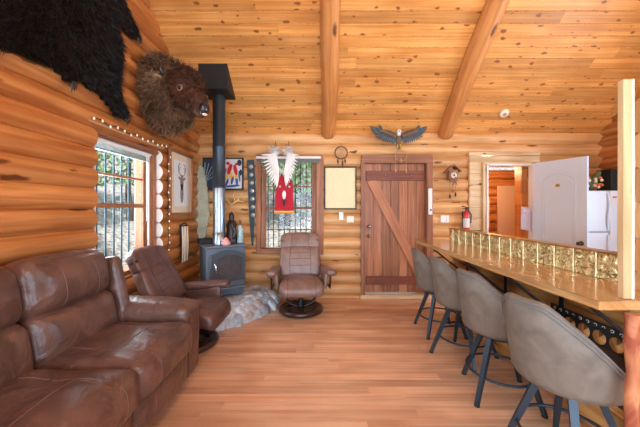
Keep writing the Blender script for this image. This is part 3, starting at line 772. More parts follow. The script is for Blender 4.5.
# ------------------------------------------------------------------ sofa
so = empty('reclining_sofa', (-1.42, 1.3, 0), label='large brown leather reclining sofa with stitched padded backs along the left wall', cat='sofa')
def part(name, mat, parent, fn, bevel=0, label=None):
    mb = MB(); fn(mb); o = mb.build(name, mat, parent, bevel, world=True)
    if label: o['label'] = label
    return o
SY = [(0.30, 0.94), (0.94, 1.58), (1.58, 2.22)]
part('base', 'leather', so, lambda m: (m.rbox((-1.44, 1.28, 0.19), (0.70, 1.9, 0.28), 0.04, 6)))
for (ya, yb) in SY:
    cy = (ya + yb) / 2; wy = yb - ya
    # seat cushion: soft, sagging, rolled over the front
    def sag(p, wy=wy):
        q = p.copy(); x = p.x / 0.32
        q.z += -0.022 * math.exp(-((p.x + 0.0) / 0.09) ** 2) * max(0, 1 - abs(p.y / (wy / 2)) ** 4) * (1 if p.z > 0 else 0)
        q.z += 0.012 * math.sin(p.y * 18 + p.x * 7) * max(0, x) * (1 if p.z > 0 else 0)
        return q
    mb = MB(); rb = mb.rbox((-1.325, cy, 0.42), (0.68, wy + 0.004, 0.24), 0.075, 14, (0.02, 0.0, 0.035), fn=sag)
    s = mb.build('seat_cushion', 'leather', so, world=True)
    mb = MB()
    for ln_ in ([(-0.9, -0.52, 1), (1, -0.52, 1), (1, -0.52, -0.9)], [(-0.9, 0.52, 1), (1, 0.52, 1), (1, 0.52, -0.9)], [(0.3, -0.52, 1), (0.3, 0.52, 1)]):
        mb = MB(); mb.tube(rb.line(ln_, 16), 0.0018, 6); st = mb.build('stitching', 'stitch', s); st.data.transform(Matrix.Translation(-so.location))
    # footrest panel below
    mb = MB(); rb = mb.rbox((-1.085, cy, 0.215), (0.12, wy - 0.008, 0.27), 0.05, 10, (0.025, 0, 0)); fp = mb.build('footrest_panel', 'leather', so, world=True)
    for yy in (-0.52, 0.52): mb = MB(); mb.tube(rb.line([(1, yy, 0.9), (1, yy, -0.9)], 12), 0.0018, 6); st = mb.build('stitching', 'stitch', fp); st.data.transform(Matrix.Translation(-so.location))
    # lower and upper back pads
    tl = Matrix.Rotation(R(-11), 3, 'Y')
    def wr(p):
        q = p.copy(); q.x += 0.006 * math.sin(p.y * 26 + p.z * 9) * (1 if p.x > 0 else 0); return q
    mb = MB(); rb = mb.rbox((-1.685, cy, 0.615), (0.24, wy + 0.004, 0.34), 0.08, 12, (0.045, 0.0, 0.0), rot=tl, fn=wr); mb.build('lumbar_cushion', 'leather', so, world=True)
    mb = MB(); rb = mb.rbox((-1.735, cy, 0.915), (0.23, wy + 0.006, 0.35), 0.095, 12, (0.05, 0.0, 0.02), rot=tl, fn=wr); hc = mb.build('head_cushion', 'leather', so, world=True)
    for yy in (-0.40, 0.40): mb = MB(); mb.tube(rb.line([(0.2, yy, 1), (1, yy, 1), (1, yy, -0.95)], 14), 0.0019, 6); st = mb.build('stitching', 'stitch', hc); st.data.transform(Matrix.Translation(-so.location))
part('back_shell', 'leather', so, lambda m: (m.rbox((-1.795, 1.28, 0.57), (0.09, 1.96, 0.82), 0.04, 10, rot=Matrix.Rotation(R(-3), 3, 'Y')),
     m.rbox((-1.68, 2.28, 0.66), (0.28, 0.11, 0.70), 0.052, 8, rot=Matrix.Rotation(R(-12), 3, 'Y')), m.rbox((-1.68, 0.28, 0.66), (0.28, 0.11, 0.70), 0.052, 8, rot=Matrix.Rotation(R(-12), 3, 'Y'))))
for cy in (2.35, 0.21):
    def armf(p):
        q = p.copy(); q.z += -0.015 * (p.x / 0.42) * (1 if p.z > 0 else 0); q.y += 0.012 * math.sin(p.z * 8); return q
    mb = MB(); rb = mb.rbox((-1.44, cy, 0.34), (0.78, 0.26, 0.60), 0.06, 12, (0.015, 0.0, 0.03), fn=armf); a_ = mb.build('armrest', 'leather', so, world=True)
    mb = MB(); mb.tube(rb.line([(1, -0.72, -0.9), (1, -0.72, 0.80), (1, 0.72, 0.80), (1, 0.72, -0.9)], 14), 0.003, 6)
    st = mb.build('piping', 'stitchdk', a_); st.data.transform(Matrix.Translation(-so.location))
for xx in (-1.7, -1.15):
    for yy in (0.24, 2.3): mb = MB(); mb.box((xx, yy, 0.03), (0.06, 0.06, 0.06)); mb.build('foot', 'black', so, world=True)

so.location.x += 0.02
# ------------------------------------------------------------------ swivel recliners
def make_recliner(mat, label):
    r = empty('swivel_recliner', (0, 0, 0), label=label, cat='armchair')
    mb = MB(); n = 36
    mb.tube([V(0.255 * math.cos(2 * PI * i / n), 0.255 * math.sin(2 * PI * i / n), 0.045) for i in range(n)], 0.045, 12, closed=True, up=(0, 0, 1), flat=(0.85, 1.15))
    mb.box((0, 0, 0.045), (0.46, 0.07, 0.03)); mb.box((0, 0, 0.045), (0.07, 0.46, 0.03))
    mb.build('ring_base', 'dkwood', r)
    mb = MB(); mb.lathe([(0.0, 0.05), (0.045, 0.05), (0.045, 0.10), (0.03, 0.11), (0.03, 0.30), (0.07, 0.31), (0.07, 0.33), (0, 0.33)], seg=16); mb.build('pivot_post', 'blackmetal', r)
    for s in (-1, 1):
        mb = MB(); mb.tube([V(s * 0.06, 0, 0.09), V(s * 0.14, 0, 0.12), V(s * 0.19, 0, 0.17), V(s * 0.20, 0, 0.24), V(s * 0.26, 0, 0.29), V(s * 0.30, 0.0, 0.36)], [0.03, 0.03, 0.03, 0.03, 0.028, 0.025], 10, flat=(0.6, 1.5), up=(s, 0, 0)); mb.build('curved_support', 'dkwood', r)
    mb = MB()
    def sf(p):
        q = p.copy(); t_ = (-p.y / 0.27); q.z += -0.05 * max(0, t_ - 0.35) ** 2 * 2.2 + 0.02 * t_; return q
    rb = mb.rbox((0, -0.07, 0.39), (0.56, 0.60, 0.16), 0.06, 12, (0, 0.012, 0.02), fn=sf); s_ = mb.build('seat', mat, r)
    for x in (-.62, .62): mb = MB(); mb.tube(rb.line([(x, 0.9, 1), (x, -1, 1), (x, -1, -0.8)], 12), 0.003, 6); mb.build('piping', 'stitchdk', s_)
    rt = Matrix.Rotation(R(-17), 3, 'X')
    def bf(p):      # wraps slightly round the sitter
        q = p.copy(); q.y -= 0.32 * p.x * p.x * 1.0; q.z += -0.02 * (p.x / 0.27) ** 2 * (1 if p.z > 0 else 0)
        wz = 1 - 0.10 * (p.z / 0.25 if p.z > 0 else 0) - 0.10 * max(0, -p.z / 0.25) ** 2; q.x *= wz; return q
    mb = MB(); rb = mb.rbox((0, 0.27, 0.635), (0.60, 0.13, 0.47), 0.05, 12, (0, 0.02, 0), rot=rt, fn=bf); b_ = mb.build('backrest', mat, r)
    for x in (-0.5, 0.5): mb = MB(); mb.tube(rb.line([(x, -1, 0.95), (x, -1, -0.9)], 12), 0.0032, 6); mb.build('piping', 'stitchdk', b_)
    for z in (0.45, 0.1, -0.3): mb = MB(); mb.tube(rb.line([(-0.5, -1, z), (0.5, -1, z)], 10), 0.0026, 6); mb.build('piping', 'stitchdk', b_)
    def hf(p):
        q = p.copy(); q.y -= 0.35 * p.x * p.x; q.z += -0.03 * (p.x / 0.25) ** 4 * (1 if p.z > 0 else 0); return q
    mb = MB(); rb = mb.rbox((0, 0.350, 0.915), (0.57, 0.11, 0.24), 0.038, 12, (0, 0.010, 0.01), rot=rt, fn=hf); h_ = mb.build('headrest', mat, r)
    for x in (-0.42, 0.42): mb = MB(); mb.tube(rb.line([(x, -1, 0.95), (x, -1, -0.9)], 8), 0.0032, 6); mb.build('piping', 'stitchdk', h_)
    for s in (-1, 1):
        mb = MB()
        def af(p, s=s):
            q = p.copy(); t_ = -p.y / 0.23; q.x += s * 0.035 * max(0, t_); q.z += 0.012 * t_; q.x *= 1; return q
        mb.rbox((s * 0.345, -0.05, 0.565), (0.13, 0.52, 0.085), 0.04, 9, (0, 0, 0.01), fn=af)
        def ap(p, s=s):
            q = p.copy(); q.x += s * 0.10 * (p.z + 0.12); return q
        mb.rbox((s * 0.305, -0.03, 0.46), (0.06, 0.40, 0.22), 0.028, 6, fn=ap); mb.build('armrest', mat, r)
        mb = MB(); mb.tube([V(s * 0.335, 0.12, 0.40), V(s * 0.37, 0.06, 0.35), V(s * 0.385, -0.08, 0.34), V(s * 0.385, -0.14, 0.42), V(s * 0.385, -0.12, 0.53)], 0.02, 8, flat=(0.6, 1.2), up=(1, 0, 0))
        mb.lathe([(0, 0), (0.05, 0), (0.05, 0.02), (0.03, 0.025), (0, 0.025)], (s * 0.32, 0.10, 0.37), 16, Rm=Matrix.Rotation(R(90) * s, 3, 'Y')); mb.build('side_bracket', 'dkwood', r)
    return r
rc = make_recliner('leather2', 'taupe brown leather swivel recliner on a round dark base in front of the back window')
rc.location = (-0.26, 3.90, 0); rc.rotation_euler = (0, 0, R(6))
rc2 = make_recliner('leather3', 'dark brown leather swivel recliner between the sofa arm and the stone hearth')
rc2.location = (-1.35, 2.935, 0); rc2.rotation_euler = (0, 0, R(90))
for ch in children(rc2):      # leant further back than the other one, seat and arms a little lower
    nm = ch.name.split('.')[0]
    if nm in ('backrest', 'headrest'):
        hinge = V(0, 0.20, 0.42); rm = Matrix.Rotation(R(-10), 4, 'X'); ch.matrix_local = Matrix.Translation(hinge + V(0, -0.02, 0.0)) @ rm @ Matrix.Translation(-hinge)
    elif nm in ('armrest', 'seat', 'side_bracket'): ch.location = (0, 0, -0.045)

# ------------------------------------------------------------------ bar stools
def make_stool():
    st = empty('bar_stool', (0, 0, 0), cat='bar stool', group='bar stools along the counter')
    def prof(ph):
        d = abs(math.degrees(ph)); s_ = max(0, min(1, (112 - d) / 92)); s_ = (s_ * s_ * (3 - 2 * s_)) * 0.2 + s_ * 0.8
        zt = 0.560 + 0.38 * s_; rt = 0.252 + 0.054 * s_
        return zt, rt
    ph0, ph1 = R(-112), R(112)
    def rim(ph, k):
        zt, rt = prof(ph); th = 0.042; c_ = math.cos(ph)
        dz = 0.0
        P = [(0.13, 0.478), (0.20, 0.480), (0.238, 0.492), (0.252, 0.525), (0.252 + (rt - 0.252) * 0.5, 0.53 + (zt - 0.53) * 0.5), (rt, zt - 0.015), (rt - th * 0.2, zt - 0.003), (rt - th * 0.5, zt), (rt - th * 0.85, zt - 0.006), (rt - th, zt - 0.025), (0.252 - th + (rt - 0.252) * 0.35, 0.55 + (zt - 0.55) * 0.35), (0.252 - th, 0.545), (0.13, 0.53)]
        return P[k]
    NP = 13
    def g(u, v):
        ph = ph0 + (ph1 - ph0) * u; k = min(NP - 1, int(round(v * (NP - 1)))); r_, z = rim(ph, k)
        return (r_ * math.sin(ph), r_ * math.cos(ph) * 1.0, z)
    mb = MB(); mb.grid(g, 40, NP - 1, flip=True)
    for ph, fl in ((ph0, False), (ph1, True)):
        vs = [V(rim(ph, k)[0] * math.sin(ph), rim(ph, k)[0] * math.cos(ph), rim(ph, k)[1]) for k in range(NP)]; f = tuple(range(NP)); f = tuple(reversed(f)) if fl else f
        mb.add(vs, [f], [[(0, 0)] * NP], .5, 0, False)
    bk = mb.build('backrest', 'suede', st)
    mb = MB(); mb.tube([V(*g(i / 40, 5 / 12)) * 1.0 for i in range(41)], 0.005, 6); 
    mb.tube([V(g(i / 40, 5 / 12)[0] * 1.0, g(i / 40, 5 / 12)[1], g(i / 40, 5 / 12)[2] - 0.022) for i in range(41)], 0.0035, 6); mb.build('piping', 'suedepipe', bk)
    mb = MB(); mb.lathe([(0, 0.485), (0.17, 0.485), (0.185, 0.50), (0.200, 0.54), (0.200, 0.575), (0.175, 0.598), (0.10, 0.606), (0, 0.606)], seg=28); mb.build('seat', 'suede', st)
    mb = MB(); mb.lathe([(0, 0.44), (0.14, 0.44), (0.15, 0.455), (0.15, 0.478), (0, 0.478)], seg=24); mb.build('swivel_plate', 'stoolmetal', st)
    for k in range(4):
        a = R(90 * k); c, s = math.cos(a), math.sin(a)
        mb = MB(); mb.tube([V(0.12 * c, 0.12 * s, 0.455), V(0.29 * c, 0.29 * s, 0.012)], [0.026, 0.018], 4, ph=PI / 4, smooth=False, up=(-s, c, 0)); lg = mb.build('leg', 'stoolmetal', st)
        mb = MB(); mb.lathe([(0, 0), (0.02, 0), (0.018, 0.014), (0, 0.014)], (0.29 * c, 0.29 * s, 0.0), 10); mb.build('foot_cap', 'black', lg)
    mb = MB(); n = 32; mb.tube([V(0.225 * math.cos(2 * PI * i / n), 0.225 * math.sin(2 * PI * i / n), 0.185) for i in range(n)], 0.0095, 8, closed=True); mb.build('foot_ring', 'stoolmetal', st)
    return st
stool = make_stool()
# (x, y, facing of the back, label); the base is separate from the swivelled shell, so the legs' angle follows the stool
spots = [(1.36, 3.285, R(92), 'grey brown bucket bar stool at the far end of the counter, beside the plank door'),
         (1.365, 2.74, R(95), 'grey brown bucket bar stool, second from the plank door'),
         (1.36, 2.18, R(100), 'grey brown bucket bar stool, third from the plank door, just behind the nearest one'),
         (1.33, 1.555, R(103), 'largest, nearest grey brown bucket bar stool beside the near end of the counter')]
legang = [R(135), R(170), R(210), R(150)]
sts = [stool] + [dup(stool, (0, 0, 0), 0) for _ in spots[1:]]
for o, (x, y, rz, lab), la in zip(sts, spots, legang):
    o.location = (x, y, 0); o.rotation_euler = (0, 0, rz); o['label'] = lab
    for ch in children(o):
        if ch.name.split('.')[0] in ('leg',): ch.rotation_euler = (0, 0, la - rz)

# leather belt with cut-out circles on the bar wall, and the dark panel below it
bt = empty('cutout_strip', (1.655, 1.75, 0.65), label='black strip with round cut-outs hung on the bar front behind the nearest stool', cat='wall hanging')
mb = MB()
def strip(u, v): yy = 1.44 + 0.56 * u; return V(1.586, yy, 0.60 + 0.115 * v + 0.02 * (u - .5))
mb.box((1.655, 1.75, 0.655), (0.008, 0.62, 0.135)); mb.build('strip', 'black', bt, world=True)
for i in range(6): mb = MB(); mb.lathe([(0, 0), (0.040, 0), (0.040, 0.004), (0, 0.005)], (1.650, 1.50 + 0.10 * i, 0.637), 20, Rm=Matrix.Rotation(R(-90), 3, 'Y')); mb.build('disc', 'knee', bt, world=True)
for i in range(12):
    mb = MB(); yy = 1.475 + 0.05 * i
    mb.tube([(1.649, yy + 0.009 * math.cos(a), 0.703 + 0.008 * math.sin(a)) for a in [2 * PI * j / 8 for j in range(5 + i % 4)]], 0.002, 5)
    mb.build('mark', 'whitepaint', bt, world=True)
mb = MB(); mb.box((1.66, 1.70, 0.44), (0.02, 0.52, 0.29)); tag(mb.build('dark_panel', 'curtdk', bevel=0.004, origin=(1.66, 1.70, 0.29)), 'dark brown panel on the bar front under the black strip', 'panel')

# ------------------------------------------------------------------ stone hearth
hb = MB(); 
outline = [(-0.60, 4.50), (-0.60, 4.15), (-0.63, 3.98), (-0.72, 3.76), (-0.88, 3.52), (-1.04, 3.36), (-1.22, 3.27), (-1.50, 3.25), (-1.88, 3.25), (-1.88, 4.50)]
def inset(p, f, c=(-1.55, 4.15)): return (c[0] + (p[0] - c[0]) * f, c[1] + (p[1] - c[1]) * f)
def sub(pl, n):
    o = []
    for a, b in zip(pl, pl[1:] + pl[:1]):
        for i in range(n): o.append((a[0] + (b[0] - a[0]) * i / n, a[1] + (b[1] - a[1]) * i / n))
    return o
ol = sub(outline, 5); rings = [(1.0, 0.0), (0.99, 0.04), (0.93, 0.11), (0.84, 0.17), (0.74, 0.205), (0.0, 0.215)]
vs = []; 
for f, z in rings:
    for p in ol: q = inset(p, f); vs.append((min(max(q[0], -1.88), 0), min(q[1], 4.49), z))
F = []; K = len(ol)
for i in range(len(rings) - 1):
    for k in range(K): F.append((i * K + k, (i + 1) * K + k, (i + 1) * K + (k + 1) % K, i * K + (k + 1) % K))
hb.add(vs, F, [[(0, 0)] * 4] * len(F), 0.5, 1, True)
hr = random.Random(3); placed = []
def hz(x, y):
    # height of the mound at x, y
    best = 0
    for f, z in [(f / 40, None) for f in range(0, 41)]:
        pass
    c = (-1.55, 4.15); dx, dy = x - c[0], y - c[1]
    t = 1e9
    for a, b in zip(outline, outline[1:] + outline[:1]):
        ex, ey = b[0] - a[0], b[1] - a[1]; den = dx * ey - dy * ex
        if abs(den) < 1e-9: continue
        tt = ((a[0] - c[0]) * ey - (a[1] - c[1]) * ex) / den; uu = ((a[0] - c[0]) * dy - (a[1] - c[1]) * dx) / den
        if tt > 0 and -1e-6 <= uu <= 1 + 1e-6: t = min(t, tt)
    f = 1 / t if t < 1e8 else 0
    if f >= 1: return -1, f
    for (f0, z0_), (f1, z1_) in zip(rings[:-1], rings[1:]):
        if f1 <= f <= f0: return z1_ + (z0_ - z1_) * (f - f1) / (f0 - f1 + 1e-9), f
    return 0.215, f
for tries in range(2600):
    x, y = hr.uniform(-1.8, -0.62), hr.uniform(3.05, 4.42); z, f = hz(x, y)
    if z < 0 or f > 0.985: continue
    rr = hr.choice([0.13, 0.11, 0.085, 0.06]) if tries < 1200 else hr.uniform(0.028, 0.045)
    if f > 0.9: rr = min(rr, 0.09)
    if any(math.dist((x, y, z * 1.5), q[:3]) < (rr + q[3]) * 0.93 for q in placed): continue
    placed.append((x, y, z * 1.5, rr))
    nx, ny = x + 1.55, y - 4.15; tl = 0 if f < 0.74 else (f - 0.7) / 0.3 * 0.95
    n_ = V(nx, ny, 0).normalized() * math.sin(tl) + V(0, 0, math.cos(tl)); Rm = rot_to(n_) @ Matrix.Rotation(hr.uniform(0, 6.3), 3, 'Z')
    sx = rr * hr.uniform(0.95, 1.15); sy = rr * hr.uniform(0.7, 0.95)
    k1 = hr.uniform(0, 6)
    flat = 0.35 if f < .74 else 0.42
    hb.sphere((x, y, max(z, 0.03) - 0.004 if f > .74 else z - rr * 0.2), (sx, sy, rr * flat), 12, 8, 0, hr.random(), rot=Rm, fn=lambda p, k1=k1: p * (1 + 0.08 * math.sin(3 * math.atan2(p.y, p.x) + k1)))
o = hb.build('stone_hearth', ['stone', 'mortar'], origin=(-1.4, 3.9, 0)); tag(o, 'raised grey river stone hearth in the corner under the wood stove', 'hearth')

# ------------------------------------------------------------------ wood stove and pipe
th = R(33); sv = empty('wood_stove', (-1.40, 4.0, 0.22), th, 'grey cast iron wood stove with glass door standing on the stone hearth', 'stove')
W, D = 0.52, 0.50; fc = V(-1.232, 3.80, 0.22)      # front middle
def sl(x, y, z): return V(x, y, z)
# local frame: front at y = -0.22, x from -W/2 to W/2, z from 0
ox = (fc - V(-1.40, 4.0, 0.22)); ox.rotate(Matrix.Rotation(-th, 3, 'Z')); fx, fy = ox.x, ox.y
mb = MB()
mb.box((fx, fy + D / 2, 0.385), (W - 0.02, D - 0.02, 0.55)); mb.box((fx, fy + D / 2, 0.06), (W - 0.10, D - 0.10, 0.10)); mb.build('stove_body', 'iron', sv, 0.012)
for sx in (-1, 1):
    for sy in (0.05, D - 0.06):
        mb = MB(); mb.tube([V(fx + sx * (W / 2 - 0.05), fy + sy, 0.12), V(fx + sx * (W / 2 - 0.035), fy + sy, 0.0)], [0.035, 0.025], 4, ph=PI / 4, smooth=False); mb.build('leg', 'iron', sv, 0.003)
mb = MB(); mb.box((fx, fy + D / 2 - 0.01, 0.675), (W + 0.03, D + 0.03, 0.022)); mb.build('top_plate', 'irontop', sv, 0.006)
mb = MB(); mb.box((fx, fy - 0.03, 0.135), (W - 0.04, 0.09, 0.025)); mb.build('ash_lip', 'iron', sv, 0.005)
mb = MB()
def archf(x0, x1, z0_, z1_, rise, y, n=10): return [V(x0, y, z0_), V(x1, y, z0_)] + [V(x1 + (x0 - x1) * i / n, y, z1_ + rise * math.sin(PI * i / n)) for i in range(n + 1)]
mb.poly(archf(fx - 0.20, fx + 0.235, 0.22, 0.56, 0.06, fy + 0.002), (0, -1, 0), 0.025); dr = mb.build('stove_door', 'irondoor', sv, 0.006)
mb = MB(); mb.poly(archf(fx - 0.12, fx + 0.20, 0.29, 0.52, 0.045, fy - 0.022), (0, -1, 0), 0.008); mb.build('glass', 'glassdk', dr)
mb = MB(); mb.tube([V(fx - 0.205, fy - 0.03, 0.26), V(fx - 0.205, fy - 0.035, 0.57)], 0.008, 8); mb.build('hinge_bar', 'chrome', dr)
mb = MB(); mb.tube([V(fx - 0.17, fy - 0.02, 0.47), V(fx - 0.17, fy - 0.07, 0.47), V(fx - 0.155, fy - 0.085, 0.44), V(fx - 0.155, fy - 0.08, 0.34)], [0.008, 0.009, 0.011, 0.012], 8, capround=1); mb.build('handle', 'chrome', dr)
zt = 0.22 + 0.686
PX, PY = -1.385, 3.95
sp = empty('stove_pipe', (PX, PY, zt), label='tall black and bright metal flue pipe rising from the wood stove to the ceiling', cat='stove pipe')
mb = MB(); mb.lathe([(0.085, 0), (0.085, 0.16), (0.079, 0.165)], seg=24); mb.lathe([(0.079, 0.165), (0.079, 0.76), (0.077, 0.77)], seg=24)
mb.build('bright_lower_pipe', 'galv', sp)
mb = MB(); mb.lathe([(0.087, 0.765), (0.087, 0.80), (0.083, 0.805), (0.083, 1.30), (0.087, 1.31), (0.087, 1.34), (0.083, 1.35), (0.083, 2.06)], seg=24); mb.build('black_upper_pipe', 'pipe', sp)
bx0, bx1, by0, by1, bz = -1.56, -1.19, 3.69, 4.11, 2.93
mb = MB(); P = [V(x, y, z) for x in (bx0, bx1) for (y, z) in ((by0, bz), (by1, bz), (by1, zc(by1) + 0.03), (by0, zc(by0) + 0.03))]
F = [(3, 2, 1, 0), (4, 5, 6, 7), (0, 1, 5, 4), (0, 4, 7, 3), (1, 2, 6, 5)]
mb.add(P, F, [[(0, 0)] * 4] * 5, .5, 0, False); mb.build('ceiling_box', 'black', sp, world=True)
# things on the stove
def topz(): return zt
o = MB(); o.lathe([(0, 0), (0.045, 0), (0.06, 0.02), (0.058, 0.045), (0.035, 0.07), (0.03, 0.085), (0.012, 0.10), (0, 0.105)], seg=18); 
pk = o.build('pink_jar', 'pink'); pk.location = (-1.245, 3.79 + 0.02, zt); tag(pk, 'small squat pink ornament on the front of the stove top', 'ornament')
mb = MB(); mb.sphere((0.02, 0, 0.075), (0.022, 0.022, 0.022), 8, 6); mb.sphere((-0.035, -0.01, 0.05), (0.02, 0.02, 0.018), 8, 6); q = mb.build('red_berry', 'redpaint', pk)
mb = MB()
mb.lathe([(0, 0), (0.085, 0), (0.08, 0.02), (0.075, 0.10), (0.065, 0.20), (0.075, 0.26), (0.05, 0.31), (0.035, 0.33), (0.04, 0.37), (0.03, 0.41), (0.008, 0.44), (0, 0.445)], seg=16)
mb.tube([V(0.02, -0.05, 0.27), V(0.07, -0.06, 0.18), V(0.05, -0.08, 0.08)], [0.03, 0.028, 0.02], 8, capround=1)
o = mb.build('bronze_figurine', 'bronze'); o.location = (-1.255, 4.085, zt); tag(o, 'tall dark bronze figurine right behind the flue pipe on the stove', 'figurine')
v_ = empty('ceramic_bottle', (-1.13, 4.08, zt), label='slim pale turquoise ceramic bottle at the right of the stove top', cat='bottle')
mb = MB(); mb.lathe([(0, 0), (0.036, 0), (0.042, 0.02), (0.04, 0.12), (0.038, 0.22), (0.02, 0.25), (0.018, 0.255)], seg=18); mb.build('bottle_body', 'turq', v_)
mb = MB(); mb.lathe([(0, 0.25), (0.018, 0.25), (0.02, 0.275), (0.016, 0.315), (0, 0.32)], seg=12); mb.build('stopper', 'brown', v_)
mb = MB(); mb.box((0, 0, 0.03), (0.19, 0.12, 0.06)); mb.box((0, 0, 0.064), (0.2, 0.13, 0.01)); mb.box((0, 0, 0.075), (0.04, 0.02, 0.015))
o = mb.build('iron_steamer', 'black', bevel=0.005); o.location = (-1.60, 4.03, zt); o.rotation_euler = (0, 0, th); tag(o, 'low black lidded iron box at the left rear of the stove top', 'steamer')

# ------------------------------------------------------------------ furs
def inpoly(x, y, P):
    r = False; j = len(P) - 1
    for i in range(len(P)):
        if (P[i][1] > y) != (P[j][1] > y) and x < (P[j][0] - P[i][0]) * (y - P[i][1]) / (P[j][1] - P[i][1]) + P[i][0]: r = not r
        j = i
    return r
def flat_pelt(mb, P, to3, nrm, n, ln, wd, step=0.03, thick=0.02, fm=0, jitter=0.6):
    """P: outline in wall (a, b) metres; to3(a, b, h) -> point; fur combed away from the middle"""
    # backing skin as a slightly domed sheet
    xs = [p[0] for p in P]; ys = [p[1] for p in P]; cx, cy = sum(xs) / len(xs), sum(ys) / len(ys)
    a = xs; nx = int((max(xs) - min(xs)) / step) + 2; ny = int((max(ys) - min(ys)) / step) + 2
    cells = set()
    for i in range(nx):
        for j in range(ny):
            x, y = min(xs) + (i + .5) * step, min(ys) + (j + .5) * step
            if inpoly(x, y, P): cells.add((i, j))
    idx = {}; vs = []; F = []
    def vid(i, j, h):
        k = (i, j, h)
        if k not in idx: idx[k] = len(vs); vs.append(to3(min(xs) + i * step, min(ys) + j * step, thick if h else 0.0))
        return idx[k]
    for (i, j) in cells:
        F.append((vid(i, j, 1), vid(i + 1, j, 1), vid(i + 1, j + 1, 1), vid(i, j + 1, 1)))
        for (di, dj, a_, b_) in ((-1, 0, (i, j), (i, j + 1)), (1, 0, (i + 1, j + 1), (i + 1, j)), (0, -1, (i + 1, j), (i, j)), (0, 1, (i, j + 1), (i + 1, j + 1))):
            if (i + di, j + dj) not in cells: F.append((vid(*a_, 0), vid(*b_, 0), vid(*b_, 1), vid(*a_, 1)))
    mb.add(vs, F, [[(0, 0)] * len(f) for f in F], 0.3, fm, True)
    PP = []; DD = []; k = 0
    n_ = Vector(nrm)
    while len(PP) < n and k < n * 8:
        k += 1
        x, y = rng.uniform(min(xs), max(xs)), rng.uniform(min(ys), max(ys))
        if not inpoly(x, y, P): continue
        d = V(*to3(x + 0.01 * math.copysign(min(1, abs(x - cx) * 3), x - cx), y - 0.012, 0)) - V(*to3(x, y, 0)); d.normalize()
        PP.append(tuple(to3(x, y, thick))); DD.append(tuple(d))
    mb.fur(PP, [tuple(n_)] * len(PP), DD, [ln] * len(PP), wd, fm, curl=jitter)
# black bear hide on the left wall
def lwp(x, y): p = LW(x, y, -1.85); return (p.y, p.z)
HP = [(-150, -10), (-60, 20), (-20, 38), (0, 50), (18, 52), (35, 60), (52, 67), (62, 74), (66, 81), (74, 82), (76, 78), (90, 88), (102, 97), (110, 107), (116, 116), (124, 119), (127, 113), (121, 100), (119, 84), (121, 66), (122, 45), (117, 28), (119, 22), (126, 33), (132, 39), (139, 37), (137, 30), (129, 15), (121, -5), (116, -40), (100, -75)]
hp = [lwp(x, y) for x, y in HP] + [(2.35, 4.05), (2.0, 4.15), (1.55, 4.05), (1.0, 4.2), (0.85, 3.9), (1.0, 3.4), (0.95, 2.9)]
bh = empty('bear_hide', (-1.85, 1.9, 3.0), label='large black bear hide with paws spread on the upper left log wall', cat='animal hide')
mb = MB(); flat_pelt(mb, hp, lambda a, b, h: (-1.868 + h, a, b), (1, 0, 0), 46000, 0.06, 0.0016, 0.03, 0.035, jitter=0.45)
mb.build('fur', 'bear', bh, world=True)
for (x, y) in ((69, 81), (125, 117), (137, 36)):
    mb = MB(); c = LW(x, y, -1.81)
    for k in range(5):
        a = R(-75 + k * 22) if x < 100 else R(-70 + k * 25); d = V(0, math.cos(a), math.sin(a))
        mb.tube([c + d * 0.02, c + d * 0.05 + V(0.012, 0, 0), c + d * 0.07 + V(0.002, 0, -0.008)], [0.007, 0.006, 0.001], 6)
    mb.build('claws', 'horn', bh, world=True)
# grey cream pelt in the corner
gp = [(x, y) for x, y in ((-1.865, 2.02), (-1.82, 2.06), (-1.78, 2.02), (-1.755, 1.9), (-1.70, 1.55), (-1.695, 1.25), (-1.73, 1.12), (-1.74, 0.98), (-1.78, 0.86), (-1.83, 0.84), (-1.86, 0.95), (-1.87, 1.12), (-1.90, 1.25), (-1.90, 1.55))]
mb = MB(); flat_pelt(mb, gp, lambda a, b, h: (a - 0.015, 4.455 - h, b), (0, -1, 0), 5200, 0.035, 0.0013, 0.015, 0.03, jitter=0.35)
o = mb.build('hanging_pelt', 'pelt', origin=(-1.8, 4.45, 0.84)); tag(o, 'long grey cream fur pelt hanging in the corner left of the parrot picture', 'pelt')

# bison head mount
M['earfur'] = fur_mat('pale_ear_fur', (84, 60, 42), (196, 158, 120), 0.6)
bi = empty('bison_head', (-1.86, 3.3, 2.45), label='mounted brown bison head with dark horn above the side window', cat='animal mount')
fw = V(0.86, -0.42, -0.28).normalized(); 
def ell(mb, c, r, ax, m, n, ln, wd=0.0032, comb=None, curl=0.75):
    Rm = rot_to(ax); c = Vector(c)
    mb.sphere(c, r, 22, 14, m, 0.4, rot=Rm)
    PP = []; NN = []; DD = []
    for i in range(n):
        g_ = V(rng.gauss(0, 1), rng.gauss(0, 1), rng.gauss(0, 1)).normalized(); p = V(g_.x * r[0], g_.y * r[1], g_.z * r[2]); nn = V(g_.x / r[0], g_.y / r[1], g_.z / r[2]).normalized()
        p = Rm @ p + c; nn = Rm @ nn
        if p.x < -1.87: continue
        PP.append(tuple(p)); NN.append(tuple(nn)); d = Vector(comb) if comb is not None else V(0, 0, -1); d = d - nn * d.dot(nn); DD.append(tuple(d))
    mb.fur(PP, NN, DD, [ln] * len(PP), wd, m, curl)
mb = MB()
ell(mb, (-1.74, 3.30, 2.62), (0.30, 0.36, 0.15), V(1, 0, 0), 0, 7000, 0.11, comb=(-0.5, 0, -1))
ell(mb, (-1.62, 3.25, 2.58), (0.25, 0.30, 0.22), fw, 0, 7000, 0.11, comb=(-0.5, 0, -1))
ell(mb, (-1.64, 3.26, 2.36), (0.15, 0.20, 0.17), V(0.3, 0, -1), 0, 3600, 0.13, comb=(0, 0, -1))
ell(mb, (-1.44, 3.15, 2.60), (0.18, 0.20, 0.20), fw, 1, 5200, 0.06, comb=(-0.3, 0, -1), curl=1.1)
